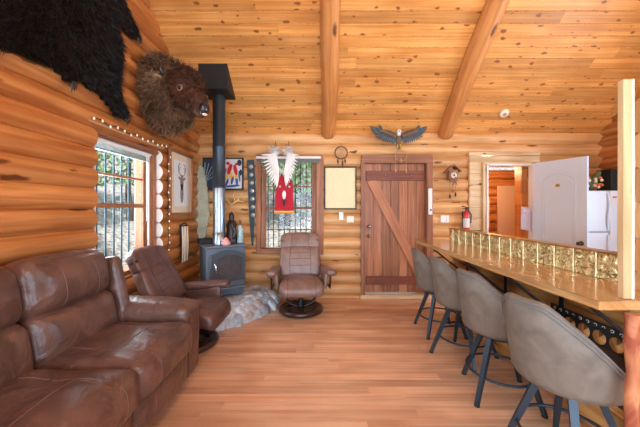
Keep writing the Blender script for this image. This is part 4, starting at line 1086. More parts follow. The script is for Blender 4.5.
ell(mb, (-1.33, 3.10, 2.46), (0.115, 0.13, 0.20), V(0.75, -0.35, -0.7), 1, 3200, 0.035, comb=(0, 0, -1))
ell(mb, (-1.25, 3.06, 2.365), (0.082, 0.085, 0.13), V(0.7, -0.33, -0.8), 1, 1100, 0.014, comb=(0, 0, -1))
mb.build('fur', ['bison', 'bisonhead'], bi, world=True)
up = V(0.15, -0.1, 1).normalized(); sd = fw.cross(up).normalized()
hd = V(-1.46, 3.15, 2.66)
for s in (1, -1):
    b0 = hd + sd * 0.15 * s - fw * 0.02
    mb = MB(); mb.tube([b0, b0 + sd * 0.06 * s + V(0, 0, 0.01), b0 + sd * 0.09 * s + V(0, 0, 0.06), b0 + sd * 0.085 * s + V(0.0, 0, 0.12)], [0.026, 0.022, 0.015, 0.004], 12); mb.build('horn', 'horn', bi, world=True)
    e0 = hd + sd * 0.25 * s - fw * 0.09 - V(0, 0, 0.04)
    mb = MB(); mb.sphere(e0, (0.045, 0.025, 0.075), 12, 8, rot=rot_to(sd * s - fw * 0.8)); mb.fur([tuple(e0 + V(rng.gauss(0, .03), rng.gauss(0, .03), rng.gauss(0, .02))) for _ in range(500)], [tuple(sd * s)] * 500, [(0, 0, -1)] * 500, [0.05] * 500, 0.0016, 0, 0.5); mb.build('ear', 'earfur', bi, world=True)
    ey = V(-1.325, 3.105, 2.525) + sd * 0.152 * s
    mb = MB(); mb.sphere(ey, 0.024, 10, 8); mb.build('eye', 'horn', bi, world=True)
    mb = MB(); n = 14; a1 = fw.cross(sd).normalized(); mb.tube([ey + fw * 0.034 * math.cos(2 * PI * i / n) + a1 * 0.026 * math.sin(2 * PI * i / n) + sd * 0.008 * s for i in range(n)], 0.008, 6, closed=True); mb.build('eyelid', 'clockwood', bi, world=True)
mz = V(-1.175, 3.02, 2.325)
mb = MB(); mb.sphere(mz, (0.06, 0.07, 0.05), 14, 10, rot=rot_to(fw)); mb.build('nose', 'horn', bi, world=True)
mb = MB(); mb.sphere(mz + V(-0.005, 0, -0.045), (0.035, 0.04, 0.018), 12, 8, rot=rot_to(V(0.3, -.1, 1))); mb.build('chin', 'bone', bi, world=True)

for ch in children(bi): ch.location += V(0.0, -0.10, 0.075)
# ------------------------------------------------------------------ left wall: string lights, deer picture, beaded hanging
sl_ = empty('string_lights', (-1.85, 3.0, 2.13), label='string of small white bulbs looped over the side window and down beside it', cat='string lights')
path = []
for i in range(13): t = i / 12; path.append(V(-1.895 + 0.03 , 2.36 + 1.11 * t, 2.145 - 0.01 * math.sin(PI * t) + 0.012 * math.sin(i * 2.3)))
for i in range(1, 15): path.append(V(-1.855 + 0.006 * math.sin(i * 2), 3.52 + 0.015 * math.sin(i * 1.7), 2.12 - i * 0.087))
mb = MB(); mb.tube(path, 0.0035, 6, rnd=.5); mb.build('wire', 'black', sl_, world=True)
mb = MB(); mb.tube([V(-1.888, 2.35, 2.13), V(-1.888, 3.47, 2.125)], 0.022, 8, flat=(1, 0.18), up=(0, 0, 1)); mb.build('strap', 'tan', sl_, world=True)
pb = None
for i, p in enumerate(path):
    c = p + V(0.014, 0, -0.012)
    if pb is None:
        mb = MB(); mb.lathe([(0, -0.012), (0.006, -0.009), (0.009, 0), (0.007, 0.009), (0.004, 0.014), (0, 0.015)], seg=10); pb = mb.build('bulb', 'bulb', sl_); pb.location = c - sl_.location
    else:
        q = pb.copy(); C.objects.link(q); q.parent = sl_; q.location = c - sl_.location
def framed(name, label, cat, c, w_, h_, nrm, fw_, matn, backm, inner=None, depth=0.025):
    """a picture frame centred at c on a wall whose normal is nrm; returns empty and an in-plane mapping"""
    e = empty(name, c, label=label, cat=cat); n_ = Vector(nrm); u_ = V(0, 0, 1).cross(n_).normalized()   # picture's right
    def P(a, b, d=0): return u_ * a + V(0, 0, b) + n_ * d
    mb = MB(); 
    def bar(a0, a1, b0, b1):
        p = P((a0 + a1) / 2, (b0 + b1) / 2, depth / 2); sx = abs(a1 - a0); sz = abs(b1 - b0)
        mb.box(p, (sx if abs(u_.x) > .5 else depth, depth if abs(u_.x) > .5 else sx, sz))
    bar(-w_ / 2, w_ / 2, h_ / 2 - fw_, h_ / 2); bar(-w_ / 2, w_ / 2, -h_ / 2, -h_ / 2 + fw_); bar(-w_ / 2, -w_ / 2 + fw_, -h_ / 2 + fw_, h_ / 2 - fw_); bar(w_ / 2 - fw_, w_ / 2, -h_ / 2 + fw_, h_ / 2 - fw_)
    mb.build('frame', matn, e, 0.002)
    mb = MB(); p = P(0, 0, 0.006); a, b = w_ - 2 * fw_ + .004, h_ - 2 * fw_ + .004
    mb.box(p, (a if abs(u_.x) > .5 else .008, .008 if abs(u_.x) > .5 else a, b)); mb.build('backing', backm, e)
    return e, P, n_
def shape(mb, P, n_, pts, d=0.0115, m=0): mb.poly([P(a, b, d) for a, b in pts], n_, 0.0006, m)
def ov(cx, cy, rx, ry, a=0, n=16): return [(cx + rx * math.cos(t) * math.cos(a) - ry * math.sin(t) * math.sin(a), cy + rx * math.cos(t) * math.sin(a) + ry * math.sin(t) * math.cos(a)) for t in [2 * PI * i / n for i in range(n)]]
M['sketch'] = plain('charcoal_sketch', (140, 128, 116), 0.9, noise=0.5, nscale=40)
M['sketchdk'] = plain('dark_sketch', (130, 116, 102), 0.9, noise=0.3, nscale=60)
e, P, n_ = framed('deer_picture', 'framed grey deer sketch with wide cream mat on the left wall near the corner', 'picture', (-1.868, 3.87, 1.725), 0.66, 0.86, (1, 0, 0), 0.045, 'trimred', 'mat')
mb = MB(); shape(mb, P, n_, [(-0.20, -0.30), (0.20, -0.30), (0.20, 0.30), (-0.20, 0.30)]); mb.build('sheet', 'paper', e)
mb = MB(); d = 0.0125
shape(mb, P, n_, ov(0, 0.02, 0.05, 0.10), d); shape(mb, P, n_, ov(0, -0.13, 0.045, 0.13), d); shape(mb, P, n_, ov(-0.07, 0.07, 0.035, 0.018, -0.4), d); shape(mb, P, n_, ov(0.07, 0.07, 0.035, 0.018, 0.4), d)
mb.build('deer_drawing', 'sketch', e)
for s in (-1, 1):
    mb = MB()
    mb.tube([P(s * 0.03, 0.10, 0.013), P(s * 0.09, 0.15, 0.013), P(s * 0.10, 0.22, 0.013), P(s * 0.05, 0.27, 0.013)], 0.006, 5)
    for q in ((0.085, 0.15, 0.05, 0.22), (0.095, 0.19, 0.075, 0.25)): mb.tube([P(s * q[0], q[1], 0.013), P(s * q[2], q[3], 0.013)], 0.004, 5)
    mb.build('antler_drawing', 'sketchdk', e)
# bone bead hanging
hg = empty('beaded_breastplate', (-1.86, 3.92, 0.93), label='dark and cream strip hanging on the left wall below the deer picture', cat='wall hanging')
mb = MB()
for yy, a in ((3.82, .02), (3.88, 0), (3.955, 0), (4.01, -.02)): mb.tube([(-1.85, yy, 1.17), (-1.845, yy + a, 0.9), (-1.85, yy + a, 0.70)], 0.011, 8)
mb.tube([(-1.85, 3.80, 1.17), (-1.84, 3.92, 1.20), (-1.85, 4.03, 1.15)], 0.008, 8); mb.build('straps', 'black', hg, world=True)
mb = MB()
for yy in (3.845, 3.90, 3.925, 3.985): mb.tube([(-1.838, yy, 1.14), (-1.833, yy + .005, 0.9), (-1.838, yy, 0.68)], [0.012, 0.016, 0.009], 8, capround=1)
mb.build('bone_strips', 'bone', hg, world=True)

# ------------------------------------------------------------------ back wall things
M['parrotbg'] = plain('picture_white', (214, 216, 220), 0.6)
e, P, n_ = framed('parrot_picture', 'black framed picture of colourful red parrots behind the flue pipe', 'picture', (-1.50, 4.475, 1.93), 0.63, 0.50, (0, -1, 0), 0.022, 'black', 'parrotbg')
mb = MB(); shape(mb, P, n_, [(-0.295, -0.23), (-0.08, -0.23), (-0.08, 0.23), (-0.295, 0.23)], 0.0112); mb.build('dark_leaf_panel', 'navy', e)
mb = MB()
for k in range(9):
    a = R(20 + k * 17); mb.tube([P(-0.29 + 0.03 * math.cos(a), -0.12 + 0.03 * math.sin(a), 0.0125), P(-0.29 + 0.24 * math.cos(a) * (0.8 if k < 2 else .85) if math.cos(a) > 0 else -0.28, -0.12 + 0.30 * math.sin(a), 0.0125)], 0.0035, 4)
mb.build('palm_fronds', 'turq', e)
for nm, mt, sh in (('parrot_red', 'redpaint', [ov(0.10, 0.07, 0.032, 0.09, -0.3), ov(0.19, 0.06, 0.03, 0.085, 0.2), ov(0.02, 0.02, 0.022, 0.07, -0.4), ov(0.075, 0.16, 0.028, 0.024), ov(0.21, 0.15, 0.025, 0.022)]),
                   ('parrot_yellow', 'yellow', [ov(0.12, -0.03, 0.03, 0.05, -0.3), ov(0.20, -0.03, 0.028, 0.045, 0.2), ov(0.04, -0.06, 0.02, 0.04, -.3)]),
                   ('parrot_blue', 'blue', [ov(0.14, -0.10, 0.02, 0.07, -0.2), ov(0.21, -0.11, 0.02, 0.08, .1), ov(0.25, -0.04, 0.014, 0.09, .1), ov(0.06, -0.13, 0.018, 0.06, -.3), ov(0.14, -0.19, 0.12, 0.018, .1)]),
                   ('foliage', 'navy', [ov(0.25, 0.17, 0.035, 0.05), ov(-0.04, 0.17, 0.03, 0.05), ov(-0.03, -0.05, 0.025, 0.06), ov(0.27, 0.02, 0.02, 0.05)])):
    mb = MB()
    for i, s in enumerate(sh): shape(mb, P, n_, s, 0.0112 + 0.0007 * (('parrot_blue', 'foliage', 'parrot_yellow', 'parrot_red').index(nm) + 1))
    mb.build(nm, mt, e)
# concho strip
cs_ = empty('concho_strip', (-1.07, 4.47, 0.75), label='long tapering teal cloth strip with round silver discs left of the back window', cat='wall hanging')
mb = MB(); mb.poly([(-1.135, 4.475, 2.15), (-1.02, 4.475, 2.15), (-1.00, 4.475, 1.6), (-1.02, 4.475, 1.15), (-1.035, 4.475, 0.82), (-1.06, 4.475, 0.82), (-1.095, 4.475, 1.2), (-1.12, 4.475, 1.7)], (0, -1, 0), 0.008); mb.build('cloth', 'teal', cs_, world=True)
for i in range(7):
    mb = MB(); mb.lathe([(0, 0), (0.036, 0), (0.034, 0.006), (0.02, 0.008), (0.015, 0.014), (0, 0.016)], (-1.075 + 0.006 * i, 4.467, 2.04 - 0.125 * i), 18, Rm=Matrix.Rotation(R(90), 3, 'X')); mb.build('silver_disc', 'silver', cs_, world=True)
# small antler
mb = MB(); c = BW(236, 202, 4.46)
mb.tube([c + V(-0.13, 0, -0.10), c + V(-0.05, -0.03, -0.03), c + V(0.03, -0.03, 0.02), c + V(0.10, -0.02, 0.12)], [0.012, 0.016, 0.014, 0.004], 8)
mb.tube([c + V(0.0, -0.03, 0.0), c + V(-0.03, -0.05, 0.10), c + V(-0.01, -0.05, 0.17)], [0.012, 0.010, 0.003], 8)
mb.tube([c + V(-0.07, -0.03, -0.04), c + V(-0.13, -0.05, 0.04), c + V(-0.12, -0.05, 0.10)], [0.012, 0.009, 0.003], 8)
mb.tube([c + V(0.03, -0.03, 0.02), c + V(0.12, -0.05, 0.0), c + V(0.15, -0.05, 0.05)], [0.012, 0.010, 0.003], 8)
o = mb.build('antler', 'antler', origin=tuple(c)); tag(o, 'small pale branching antler on the back wall above the turquoise bottle', 'antler')

# feather headdress over the red cloth
hdx = empty('feather_headdress', (-0.53, 4.38, 1.3), label='white feather headdress with red cloth hanging in front of the back window', cat='headdress')
def feather(mb, a, d, L, w_, n_=V(0, -1, 0), m=0, tip=None):
    a = Vector(a); d = Vector(d).normalized(); s_ = d.cross(n_).normalized(); L_ = []; R_ = []
    for i in range(9):
        t = i / 8; wv = w_ * math.sin(PI * min(1, 0.08 + t * 0.92) ** 0.8) * (1 if t < 1 else 0); c_ = a + d * L * t + n_ * 0.02 * math.sin(PI * t)
        L_.append(c_ + s_ * wv); R_.append(c_ - s_ * wv)
    vs = [];
    for i in range(9): vs += [L_[i], R_[i], (L_[i] + R_[i]) / 2 + n_ * 0.006]
    F = []; mm = []
    for i in range(8):
        b = i * 3; F += [(b, b + 2, b + 5, b + 3), (b + 2, b + 1, b + 4, b + 5)]
    k = 16 if tip is None else 13
    mb.add(vs, F[:k], [[(0, 0)] * 4] * k, .5, m, True)
    if tip is not None: mb.add(vs, F[k:], [[(0, 0)] * 4] * (16 - k), .5, tip, True)
mb = MB()
mb.poly([(-0.66, 4.40, 1.76), (-0.57, 4.40, 1.93), (-0.52, 4.40, 1.80), (-0.47, 4.40, 1.95), (-0.41, 4.40, 1.76), (-0.395, 4.40, 1.36), (-0.68, 4.40, 1.36)], (0, -1, 0), 0.015); mb.build('red_cloth', 'red', hdx, world=True)
mb = MB(); mb.box((-0.537, 4.39, 1.345), (0.30, 0.022, 0.022)); mb.build('yellow_hem', 'yellow', hdx, world=True)
mb = MB(); mb.box((-0.537, 4.39, 1.325), (0.30, 0.018, 0.022)); mb.build('dark_hem', 'orange', hdx, world=True)
k = 0
for side, cx in ((-1, -0.64), (1, -0.49)):
    for i in range(12):
        t = i / 11; a = R(8 - 88 * t) if side > 0 else R(172 + 88 * t)
        z = 2.19 - 0.30 * t; L_ = (0.29 - 0.05 * t) if side < 0 else (0.21 - 0.0 * t)
        mb = MB(); feather(mb, (cx - side * 0.03 * t, 4.36 - 0.003 * i, z), (math.cos(a), 0, math.sin(a) - 0.15), L_, 0.015, tip=1); mb.build('feather', ['feather', 'featherdk'], hdx, world=True)
    for i in range(9):
        t = i / 8; a = R(-28 - 58 * t) if side > 0 else R(208 + 58 * t)
        mb = MB(); feather(mb, (cx - side * 0.03 * t, 4.335 - 0.002 * i, 2.22 - 0.22 * t), (math.cos(a), 0, math.sin(a)), 0.20, 0.016, tip=None); mb.build('feather', ['feather'], hdx, world=True)
for cx in (-0.675, -0.475):
    mb = MB(); PP = []; NN = []
    for i in range(420): g_ = V(rng.gauss(0, 1), rng.gauss(0, 1), rng.gauss(0, 1)).normalized(); PP.append((cx, 4.36, 2.27)); NN.append(tuple(g_))
    mb.fur(PP, NN, [(0, 0, -0.3)] * 420, [0.11] * 420, 0.004, 0, 0.2); mb.sphere((cx, 4.36, 2.27), 0.03, 10, 8); mb.build('down_plume', 'feather', hdx, world=True)
mb = MB(); feather(mb, (-0.535, 4.375, 1.66), (0, 0, -1), 0.16, 0.028); mb.build('feather', 'feather', hdx, world=True)
mb = MB(); feather(mb, (-0.535, 4.372, 1.55), (0.02, 0, -1), 0.13, 0.022); mb.build('dark_drop', 'featherdk', hdx, world=True)
for x in (-0.60, -0.46): mb = MB(); mb.sphere((x, 4.38, 1.72), (0.016, 0.008, 0.016), 10, 6); mb.build('silver_button', 'silver', hdx, world=True)
mb = MB(); mb.tube([(-0.675, 4.45, 2.42), (-0.675, 4.38, 2.25)], 0.004, 5); mb.tube([(-0.475, 4.45, 2.42), (-0.475, 4.38, 2.25)], 0.004, 5); mb.build('hanging_cord', 'black', hdx, world=True)

for ch in children(hdx): ch.location.y -= 0.07
# dream catcher above the yellow document
dc = empty('dream_catcher', (0.325, 4.44, 2.2), label='small ring dream catcher with hanging tassels above the yellow document', cat='dream catcher')
c = V(0.325, 4.43, 2.25); n = 24
mb = MB(); mb.tube([c + V(0.095 * math.cos(2 * PI * i / n), 0, 0.095 * math.sin(2 * PI * i / n)) for i in range(n)], 0.009, 8, closed=True, up=(0, 1, 0)); mb.tube([c + V(0, 0, 0.09), c + V(0, 0.02, 0.16)], 0.003, 5); mb.build('hoop', 'brown', dc, world=True)
mb = MB()
for k in range(8):
    for j in range(2): a = 2 * PI * k / 8; b_ = 2 * PI * (k + 3) / 8; mb.tube([c + V(0.09 * math.cos(a), 0, 0.09 * math.sin(a)), c + V(0.09 * math.cos(b_), 0, 0.09 * math.sin(b_))], 0.0015, 4)
mb.build('web', 'bone', dc, world=True)
for dx, L_ in ((-0.05, 0.08), (0.02, 0.13), (0.06, 0.07)):
    mb = MB(); mb.tube([c + V(dx, 0, -0.08), c + V(dx, -0.005, -0.08 - L_ * .4)], 0.003, 5); feather(mb, c + V(dx, -0.006, -0.08 - L_ * .3), (0, 0, -1), L_, 0.015); mb.build('tassel_feather', 'brown', dc, world=True)
# yellow document
e, P, n_ = framed('framed_document', 'black framed yellowish document sheet left of the plank door', 'picture', (0.315, 4.47, 1.71), 0.50, 0.66, (0, -1, 0), 0.018, 'black', 'yellowpaper')
# switches
for x, w_, h_, z, lab, mt in ((0.327, 0.07, 0.12, 1.275, 'small white light switch under the yellow document', 'whitepaint'), (0.47, 0.11, 0.10, 1.225, 'wider white switch plate nearest the plank door', 'cream')):
    s_ = empty('switch_plate', (x, 4.47, z), label=lab, cat='light switch'); mb = MB(); mb.box((0, 0, 0), (w_, 0.01, h_)); mb.build('plate', mt, s_, 0.003)
    mb = MB()
    for k in ((0,) if w_ < .1 else (-0.025, 0.025)): mb.box((k, -0.008, 0), (0.018, 0.01, 0.04))
    mb.build('toggle', 'whitepaint', s_, 0.002)
s_ = empty('thermostat', (1.93, 4.46, 1.23), label='white wall control box right of the plank door under the cuckoo clock', cat='thermostat'); mb = MB(); mb.box((0, 0, 0), (0.13, 0.03, 0.11)); mb.build('case', 'whitepaint', s_, 0.006)
mb = MB(); mb.box((0.02, -0.016, 0.0), (0.003, 0.003, 0.09)); mb.build('cover_seam', 'greyplastic', s_)

# eagle with ring
eg = empty('eagle_sculpture', (1.215, 4.40, 2.49), label='wall eagle with spread blue grey wings and white head above the plank door', cat='eagle')
ec = V(1.19, 4.37, 2.44)
mb = MB(); mb.sphere(ec, (0.045, 0.05, 0.10), 14, 10); mb.sphere(ec + V(0, 0.0, -0.10), (0.03, 0.015, 0.06), 10, 6); mb.build('body', 'eaglebody', eg, world=True)
mb = MB(); mb.sphere(ec + V(0, -0.03, 0.11), (0.035, 0.04, 0.038), 12, 8); mb.sphere(ec + V(0, -0.02, 0.07), (0.036, 0.036, 0.03), 12, 8); mb.build('head', 'feather', eg, world=True)
mb = MB(); mb.tube([ec + V(0, -0.06, 0.11), ec + V(0, -0.085, 0.105), ec + V(0, -0.09, 0.09)], [0.012, 0.009, 0.002], 8); mb.build('beak', 'yellow', eg, world=True)
for s in (-1, 1):
    mb = MB(); sh_ = [V(0.03, 0, 0.05), V(0.13, -0.02, 0.10), V(0.24, -0.02, 0.13), V(0.33, 0, 0.15)]
    mb.tube([ec + V(s * p.x, p.y, p.z) for p in sh_], [0.03, 0.028, 0.02, 0.008], 8)
    for i in range(15):
        t = i / 14; a = ec + V(s * (0.05 + 0.27 * t), -0.01 - 0.001 * i, 0.07 + 0.07 * t); ang = R(-78 + 100 * t ** 2)
        L_ = 0.155 + 0.02 * t if t < .6 else 0.15 - 0.05 * (t - .6)
        feather(mb, a, (s * math.cos(ang), 0.0, math.sin(ang)), L_, 0.022, m=0)
    for i in range(6):
        ang = R(62 - 16 * i); feather(mb, ec + V(s * (0.25 - 0.01 * i), -0.03, 0.12 - 0.008 * i), (s * math.cos(ang), 0.0, math.sin(ang)), 0.12 + 0.012 * i, 0.013, m=0)
    mb.build('wing', 'eagle', eg, world=True)
    mb = MB()
    for i in range(8):
        t = i / 7; a = ec + V(s * (0.04 + 0.18 * t), -0.05, 0.07 + 0.06 * t); feather(mb, a, (s * math.cos(R(-60 + 40 * t)), 0, math.sin(R(-60 + 40 * t))), 0.085, 0.016)
    mb.build('wing_covert', 'eaglebody', eg, world=True)
mb = MB(); 
for s in (-1, 1): mb.tube([ec + V(s * 0.02, -0.02, -0.08), ec + V(s * 0.025, -0.04, -0.13)], 0.008, 6); mb.tube([ec + V(s * 0.025, -0.04, -0.13), ec + V(s * 0.03, -0.07, -0.14)], 0.006, 6)
mb.build('talon', 'yellow', eg, world=True)
dc = empty('hanging_hoop', (1.215, 4.41, 2.22), label='slender hoop with long drop cords hanging beneath the eagle above the door', cat='hoop ornament')
c = V(1.235, 4.40, 2.20); mb = MB(); mb.tube([c + V(0.085 * math.cos(2 * PI * i / n), 0, 0.085 * math.sin(2 * PI * i / n)) for i in range(n)], 0.006, 8, closed=True, up=(0, 1, 0)); mb.build('hoop', 'tan', dc, world=True)
mb = MB()
for dx, L_ in ((-0.085, 0.26), (0.08, 0.26), (0.0, 0.10)): mb.tube([c + V(dx, 0, 0 if dx else -.085), c + V(dx, 0, -L_)], 0.004, 5); feather(mb, c + V(dx, -0.004, -L_ + 0.06), (0, 0, -1), 0.08, 0.012)
mb.tube([c + V(0, 0, 0.085), c + V(0, 0.0, 0.15)], 0.003, 5); mb.build('cord', 'tan', dc, world=True)

# cuckoo clock
ck = empty('cuckoo_clock', (2.06, 4.42, 1.85), label='small carved wooden cuckoo clock on the log wall right of the plank door', cat='clock')
cc = V(2.025, 4.41, 1.905)
mb = MB(); mb.box(cc, (0.13, 0.10, 0.15)); mb.build('case', 'clockwood', ck, 0.004, world=True)
mb = MB()
for s in (-1, 1): mb.box(cc + V(s * 0.055, -0.005, 0.10), (0.16, 0.14, 0.014), rot=Matrix.Rotation(R(42) * s, 3, 'Y'))
mb.build('roof', 'clockwood', ck, 0.003, world=True)
mb = MB(); mb.lathe([(0, 0), (0.045, 0), (0.045, 0.01), (0, 0.012)], cc + V(0, -0.05, -0.01), 20, Rm=Matrix.Rotation(R(90), 3, 'X')); mb.build('dial', 'cream', ck, world=True)
mb = MB(); mb.box(cc + V(0, -0.066, 0.005), (0.004, 0.003, 0.035)); mb.box(cc + V(0.01, -0.066, -0.01), (0.025, 0.003, 0.004)); mb.lathe([(0, 0), (0.012, 0), (0.012, .004), (0, .005)], cc + V(0, -0.063, -0.01), 10, Rm=Matrix.Rotation(R(90), 3, 'X')); mb.build('hand', 'black', ck, world=True)
mb = MB(); 
for a in range(6): t = R(60 * a + 10); feather(mb, cc + V(0.0, -0.05, -0.10), (math.cos(t), 0, math.sin(t)), 0.085, 0.014)
mb.build('carved_leaves', 'clockwood', ck, world=True)
mb = MB(); mb.tube([cc + V(0, -0.02, -0.08), cc + V(0, -0.02, -0.24)], 0.003, 5); mb.lathe([(0, 0), (0.024, 0), (0.024, 0.008), (0, 0.01)], cc + V(0, -0.02, -0.25), 14, Rm=Matrix.Rotation(R(90), 3, 'X')); mb.build('pendulum', 'clockwood', ck, world=True)
for dx, dz in ((-0.04, -0.30), (0.045, -0.27)):
    mb = MB(); mb.tube([cc + V(dx, -0.01, -0.07), cc + V(dx, -0.01, dz)], 0.002, 4); mb.lathe([(0, -0.06), (0.012, -0.055), (0.014, -0.03), (0.009, 0), (0, 0.003)], cc + V(dx, -0.01, dz), 10); mb.build('weight', 'bronze', ck, world=True)

# fire extinguisher on the casing
fx_ = empty('fire_extinguisher', (2.235, 4.38, 1.05), label='small red fire extinguisher mounted beside the doorway casing', cat='fire extinguisher')
mb = MB(); mb.lathe([(0, 0), (0.042, 0), (0.045, 0.01), (0.045, 0.25), (0.038, 0.285), (0.02, 0.305), (0.018, 0.32)], (2.235, 4.40, 1.05), 22); mb.build('tank', 'redpaint', fx_, world=True)
mb = MB(); mb.lathe([(0.0462, 0.05), (0.0462, 0.19)], (2.235, 4.40, 1.05), 22); mb.build('label_band', 'paper', fx_, world=True)
mb = MB(); mb.box((2.235, 4.40, 1.385), (0.03, 0.03, 0.04)); mb.box((2.215, 4.39, 1.415), (0.11, 0.018, 0.012), rot=Matrix.Rotation(R(15), 3, 'Y')); mb.box((2.215, 4.39, 1.39), (0.10, 0.018, 0.010)); mb.tube([(2.255, 4.39, 1.37), (2.30, 4.38, 1.30), (2.293, 4.38, 1.17)], 0.01, 8); mb.build('valve', 'black', fx_, 0.002, world=True)
mb = MB(); mb.box((2.235, 4.47, 1.22), (0.04, 0.05, 0.25)); mb.build('bracket', 'black', fx_, world=True)

# smoke detector on the sloping ceiling
sy = 4.23; sx_ = 2.70
sd_ = empty('smoke_detector', (sx_, sy, zc(sy)), label='round white smoke detector on the sloping board ceiling', cat='smoke detector'); 
nn = V(0, -SL, -1).normalized(); Rm = rot_to(nn)
mb = MB(); mb.lathe([(0, 0), (0.065, 0), (0.067, 0.012), (0.058, 0.032), (0.03, 0.038), (0, 0.039)], (0, 0, 0), 24, Rm=Rm); mb.build('cover', 'cream', sd_)
mb = MB(); mb.lathe([(0, 0.038), (0.026, 0.038), (0.024, 0.043), (0, 0.044)], (0, 0, 0), 18, Rm=Rm); mb.build('test_button', 'tan', sd_)

# ------------------------------------------------------------------ kitchen: refrigerator and things on top
fr = empty('refrigerator', (3.96, 4.1, 0), label='white side by side refrigerator in the back corner of the kitchen', cat='refrigerator')
FZ = 1.635; fy0 = 3.86
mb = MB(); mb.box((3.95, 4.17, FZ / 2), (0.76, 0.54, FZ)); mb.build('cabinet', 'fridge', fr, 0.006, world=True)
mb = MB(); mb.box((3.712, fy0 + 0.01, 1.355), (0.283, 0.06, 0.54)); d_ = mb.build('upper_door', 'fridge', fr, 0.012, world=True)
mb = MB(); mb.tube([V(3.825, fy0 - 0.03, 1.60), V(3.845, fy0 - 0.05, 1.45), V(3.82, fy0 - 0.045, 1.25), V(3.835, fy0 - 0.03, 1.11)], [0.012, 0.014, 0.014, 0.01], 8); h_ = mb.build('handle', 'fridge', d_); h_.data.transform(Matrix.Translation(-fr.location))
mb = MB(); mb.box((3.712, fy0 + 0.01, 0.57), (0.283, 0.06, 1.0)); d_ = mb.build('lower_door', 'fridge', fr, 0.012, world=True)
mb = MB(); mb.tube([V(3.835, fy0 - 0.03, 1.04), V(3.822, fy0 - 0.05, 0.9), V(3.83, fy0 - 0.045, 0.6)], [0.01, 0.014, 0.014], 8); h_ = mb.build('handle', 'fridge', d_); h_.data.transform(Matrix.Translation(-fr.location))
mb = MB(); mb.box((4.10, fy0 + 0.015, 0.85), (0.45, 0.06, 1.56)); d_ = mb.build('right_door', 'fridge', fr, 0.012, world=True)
mb = MB(); mb.box((3.93, fy0 - 0.017, 1.50), (0.055, 0.003, 0.12), m=0); mb.box((3.93, fy0 - 0.02, 1.545), (0.05, 0.003, 0.02), m=1); h_ = mb.build('note', ['paper', 'redpaint'], d_); h_.data.transform(Matrix.Translation(-fr.location))
mb = MB(); mb.box((3.74, fy0 - 0.021, 1.59), (0.05, 0.004, 0.01)); mb.build('badge', 'silver', fr, world=True)
fl = empty('flower_bunch', (3.80, 4.02, FZ), label='dried flower bunch in dark wrap lying on top of the refrigerator', cat='flowers')
mb = MB(); mb.tube([V(3.72, 3.98, FZ + 0.07), V(3.82, 4.02, FZ + 0.15), V(3.92, 4.05, FZ + 0.26)], [0.07, 0.05, 0.03], 12, capround=0.6); mb.build('wrap', 'green', fl, world=True)
fr_ = random.Random(5)
for i in range(16):
    p = V(3.70 + fr_.uniform(-0.05, 0.16), 3.93 + fr_.uniform(-0.03, 0.04), FZ + 0.05 + fr_.uniform(0, 0.14)); mb = MB(); mb.sphere(p, (0.02, 0.018, 0.02), 8, 6); mb.build('blossom', ['bone', 'orange', 'pink', 'cream'][i % 4], fl, world=True)
mb = MB(); mb.box((4.08, 4.03, FZ + 0.14), (0.22, 0.2, 0.28)); mb.box((4.08, 4.03, FZ + 0.29), (0.23, 0.21, 0.02)); mb.box((4.08, 3.925, FZ + 0.15), (0.12, 0.01, 0.12))
o = mb.build('black_appliance', 'black', bevel=0.01, origin=(4.03, 4.03, FZ)); tag(o, 'black boxy appliance standing on the right of the refrigerator top', 'appliance')

# hanging globes added out of view as fill for the room
for i, (x, y) in enumerate(((0.0, -0.9), (2.9, 0.2))):
    pl = empty('pendant_lamp', (x, y, 3.3), label=['glowing globe pendant lamp in the middle of the living room', 'glowing globe pendant lamp over the kitchen'][i], cat='pendant lamp')
    mb = MB(); mb.lathe([(0, -0.16), (0.08, -0.14), (0.15, -0.05), (0.16, 0.02), (0.12, 0.11), (0.04, 0.15), (0, 0.15)], seg=20); mb.build('glass_globe', 'lampglow', pl)
    mb = MB(); mb.tube([V(0, 0, 0.15), V(0, 0, zc(y) - 3.3)], 0.006, 6); mb.build('cord', 'black', pl)
    for dz in (-0.35, 0.35):
        l = bpy.data.lights.new('pendant_bulb', 'POINT'); l.energy = 26; l.color = (0.9, 0.95, 1.0); l.shadow_soft_size = 0.15
        lb = bpy.data.objects.new('pendant_bulb', l); C.objects.link(lb); lb.parent = pl; lb.location = (0, 0, dz)

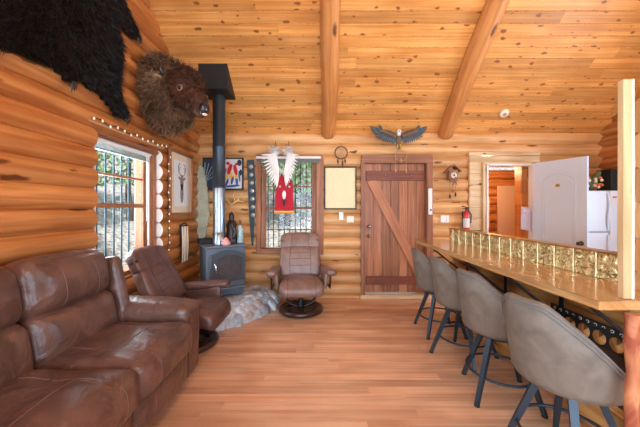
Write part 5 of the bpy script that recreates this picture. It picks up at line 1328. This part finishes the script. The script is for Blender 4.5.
# ------------------------------------------------------------------ outdoors
mb = MB()
def terr(u, v):
    x = -30 + 50 * u; y = -10 + 40 * v
    dd = max(0, -x - 3.2) if y < 6 else max(max(0, -x - 3.2), y - 6.5); dd = max(dd, 0)
    z = -0.5 + 0.42 * min(dd, 14) + 0.15 * math.sin(x * 1.3) * math.cos(y * 1.1)
    if -2.4 < x < 4.8 and -3 < y < 7.6: z = -0.5
    return (x, y, z)
mb.grid(terr, 70, 60, flip=True); struct(mb.build('ground', 'ground'))
tr = random.Random(11)
def tree(x, y, h, cr, lab):
    dd = max(0, -x - 3.2, y - 6.5); z = -0.6 + 0.42 * min(dd, 14)
    t_ = empty('forest_tree', (x, y, z), label=lab, cat='tree', group='trees outside the cabin windows')
    mb = MB(); pts = [V(0.05 * math.sin(i * 1.7), 0.05 * math.cos(i * 2.1), h * i / 8) for i in range(9)]; mb.tube(pts, [0.11 * (1 - i / 10) for i in range(9)], 8); mb.build('trunk', 'trunk', t_)
    mb = MB(); nL = 1500; vs = []; F = []; k0 = 0
    for i in range(nL):
        th_ = tr.uniform(0, 6.283); rr = cr * math.sqrt(tr.random()); zz = h * tr.uniform(0.3, 1.05); rr *= (1.15 - 0.7 * abs(zz / h - .6))
        c = V(rr * math.cos(th_), rr * math.sin(th_), zz); a = V(tr.gauss(0, 1), tr.gauss(0, 1), tr.gauss(0, 1)).normalized() * 0.09; b_ = a.cross(V(tr.gauss(0, 1), tr.gauss(0, 1), tr.gauss(0, 1))).normalized() * 0.055
        mb.add([c - a, c - b_, c + a, c + b_], [(0, 1, 2, 3)], [[(0, 0)] * 4], tr.random(), 0, False)
    mb.build('leaves', 'leaf', t_)
for i, (x, y, h, cr) in enumerate([(-5.2, 5.0, 3.6, 1.1), (-6.6, 7.0, 4.4, 1.3), (-7.2, 4.6, 4.4, 1.3), (-8.5, 8.6, 5, 1.6), (-6.5, 9.8, 4.6, 1.5), (-1.1, 9.5, 4.2, 1.2), (0.2, 11, 5, 1.5), (-2.6, 11.5, 5, 1.6), (-10, 6.5, 5.5, 1.8), (-1.0, 13, 6, 2)]):
    tree(x, y, h, cr, 'leafy green tree on the slope outside the cabin windows')
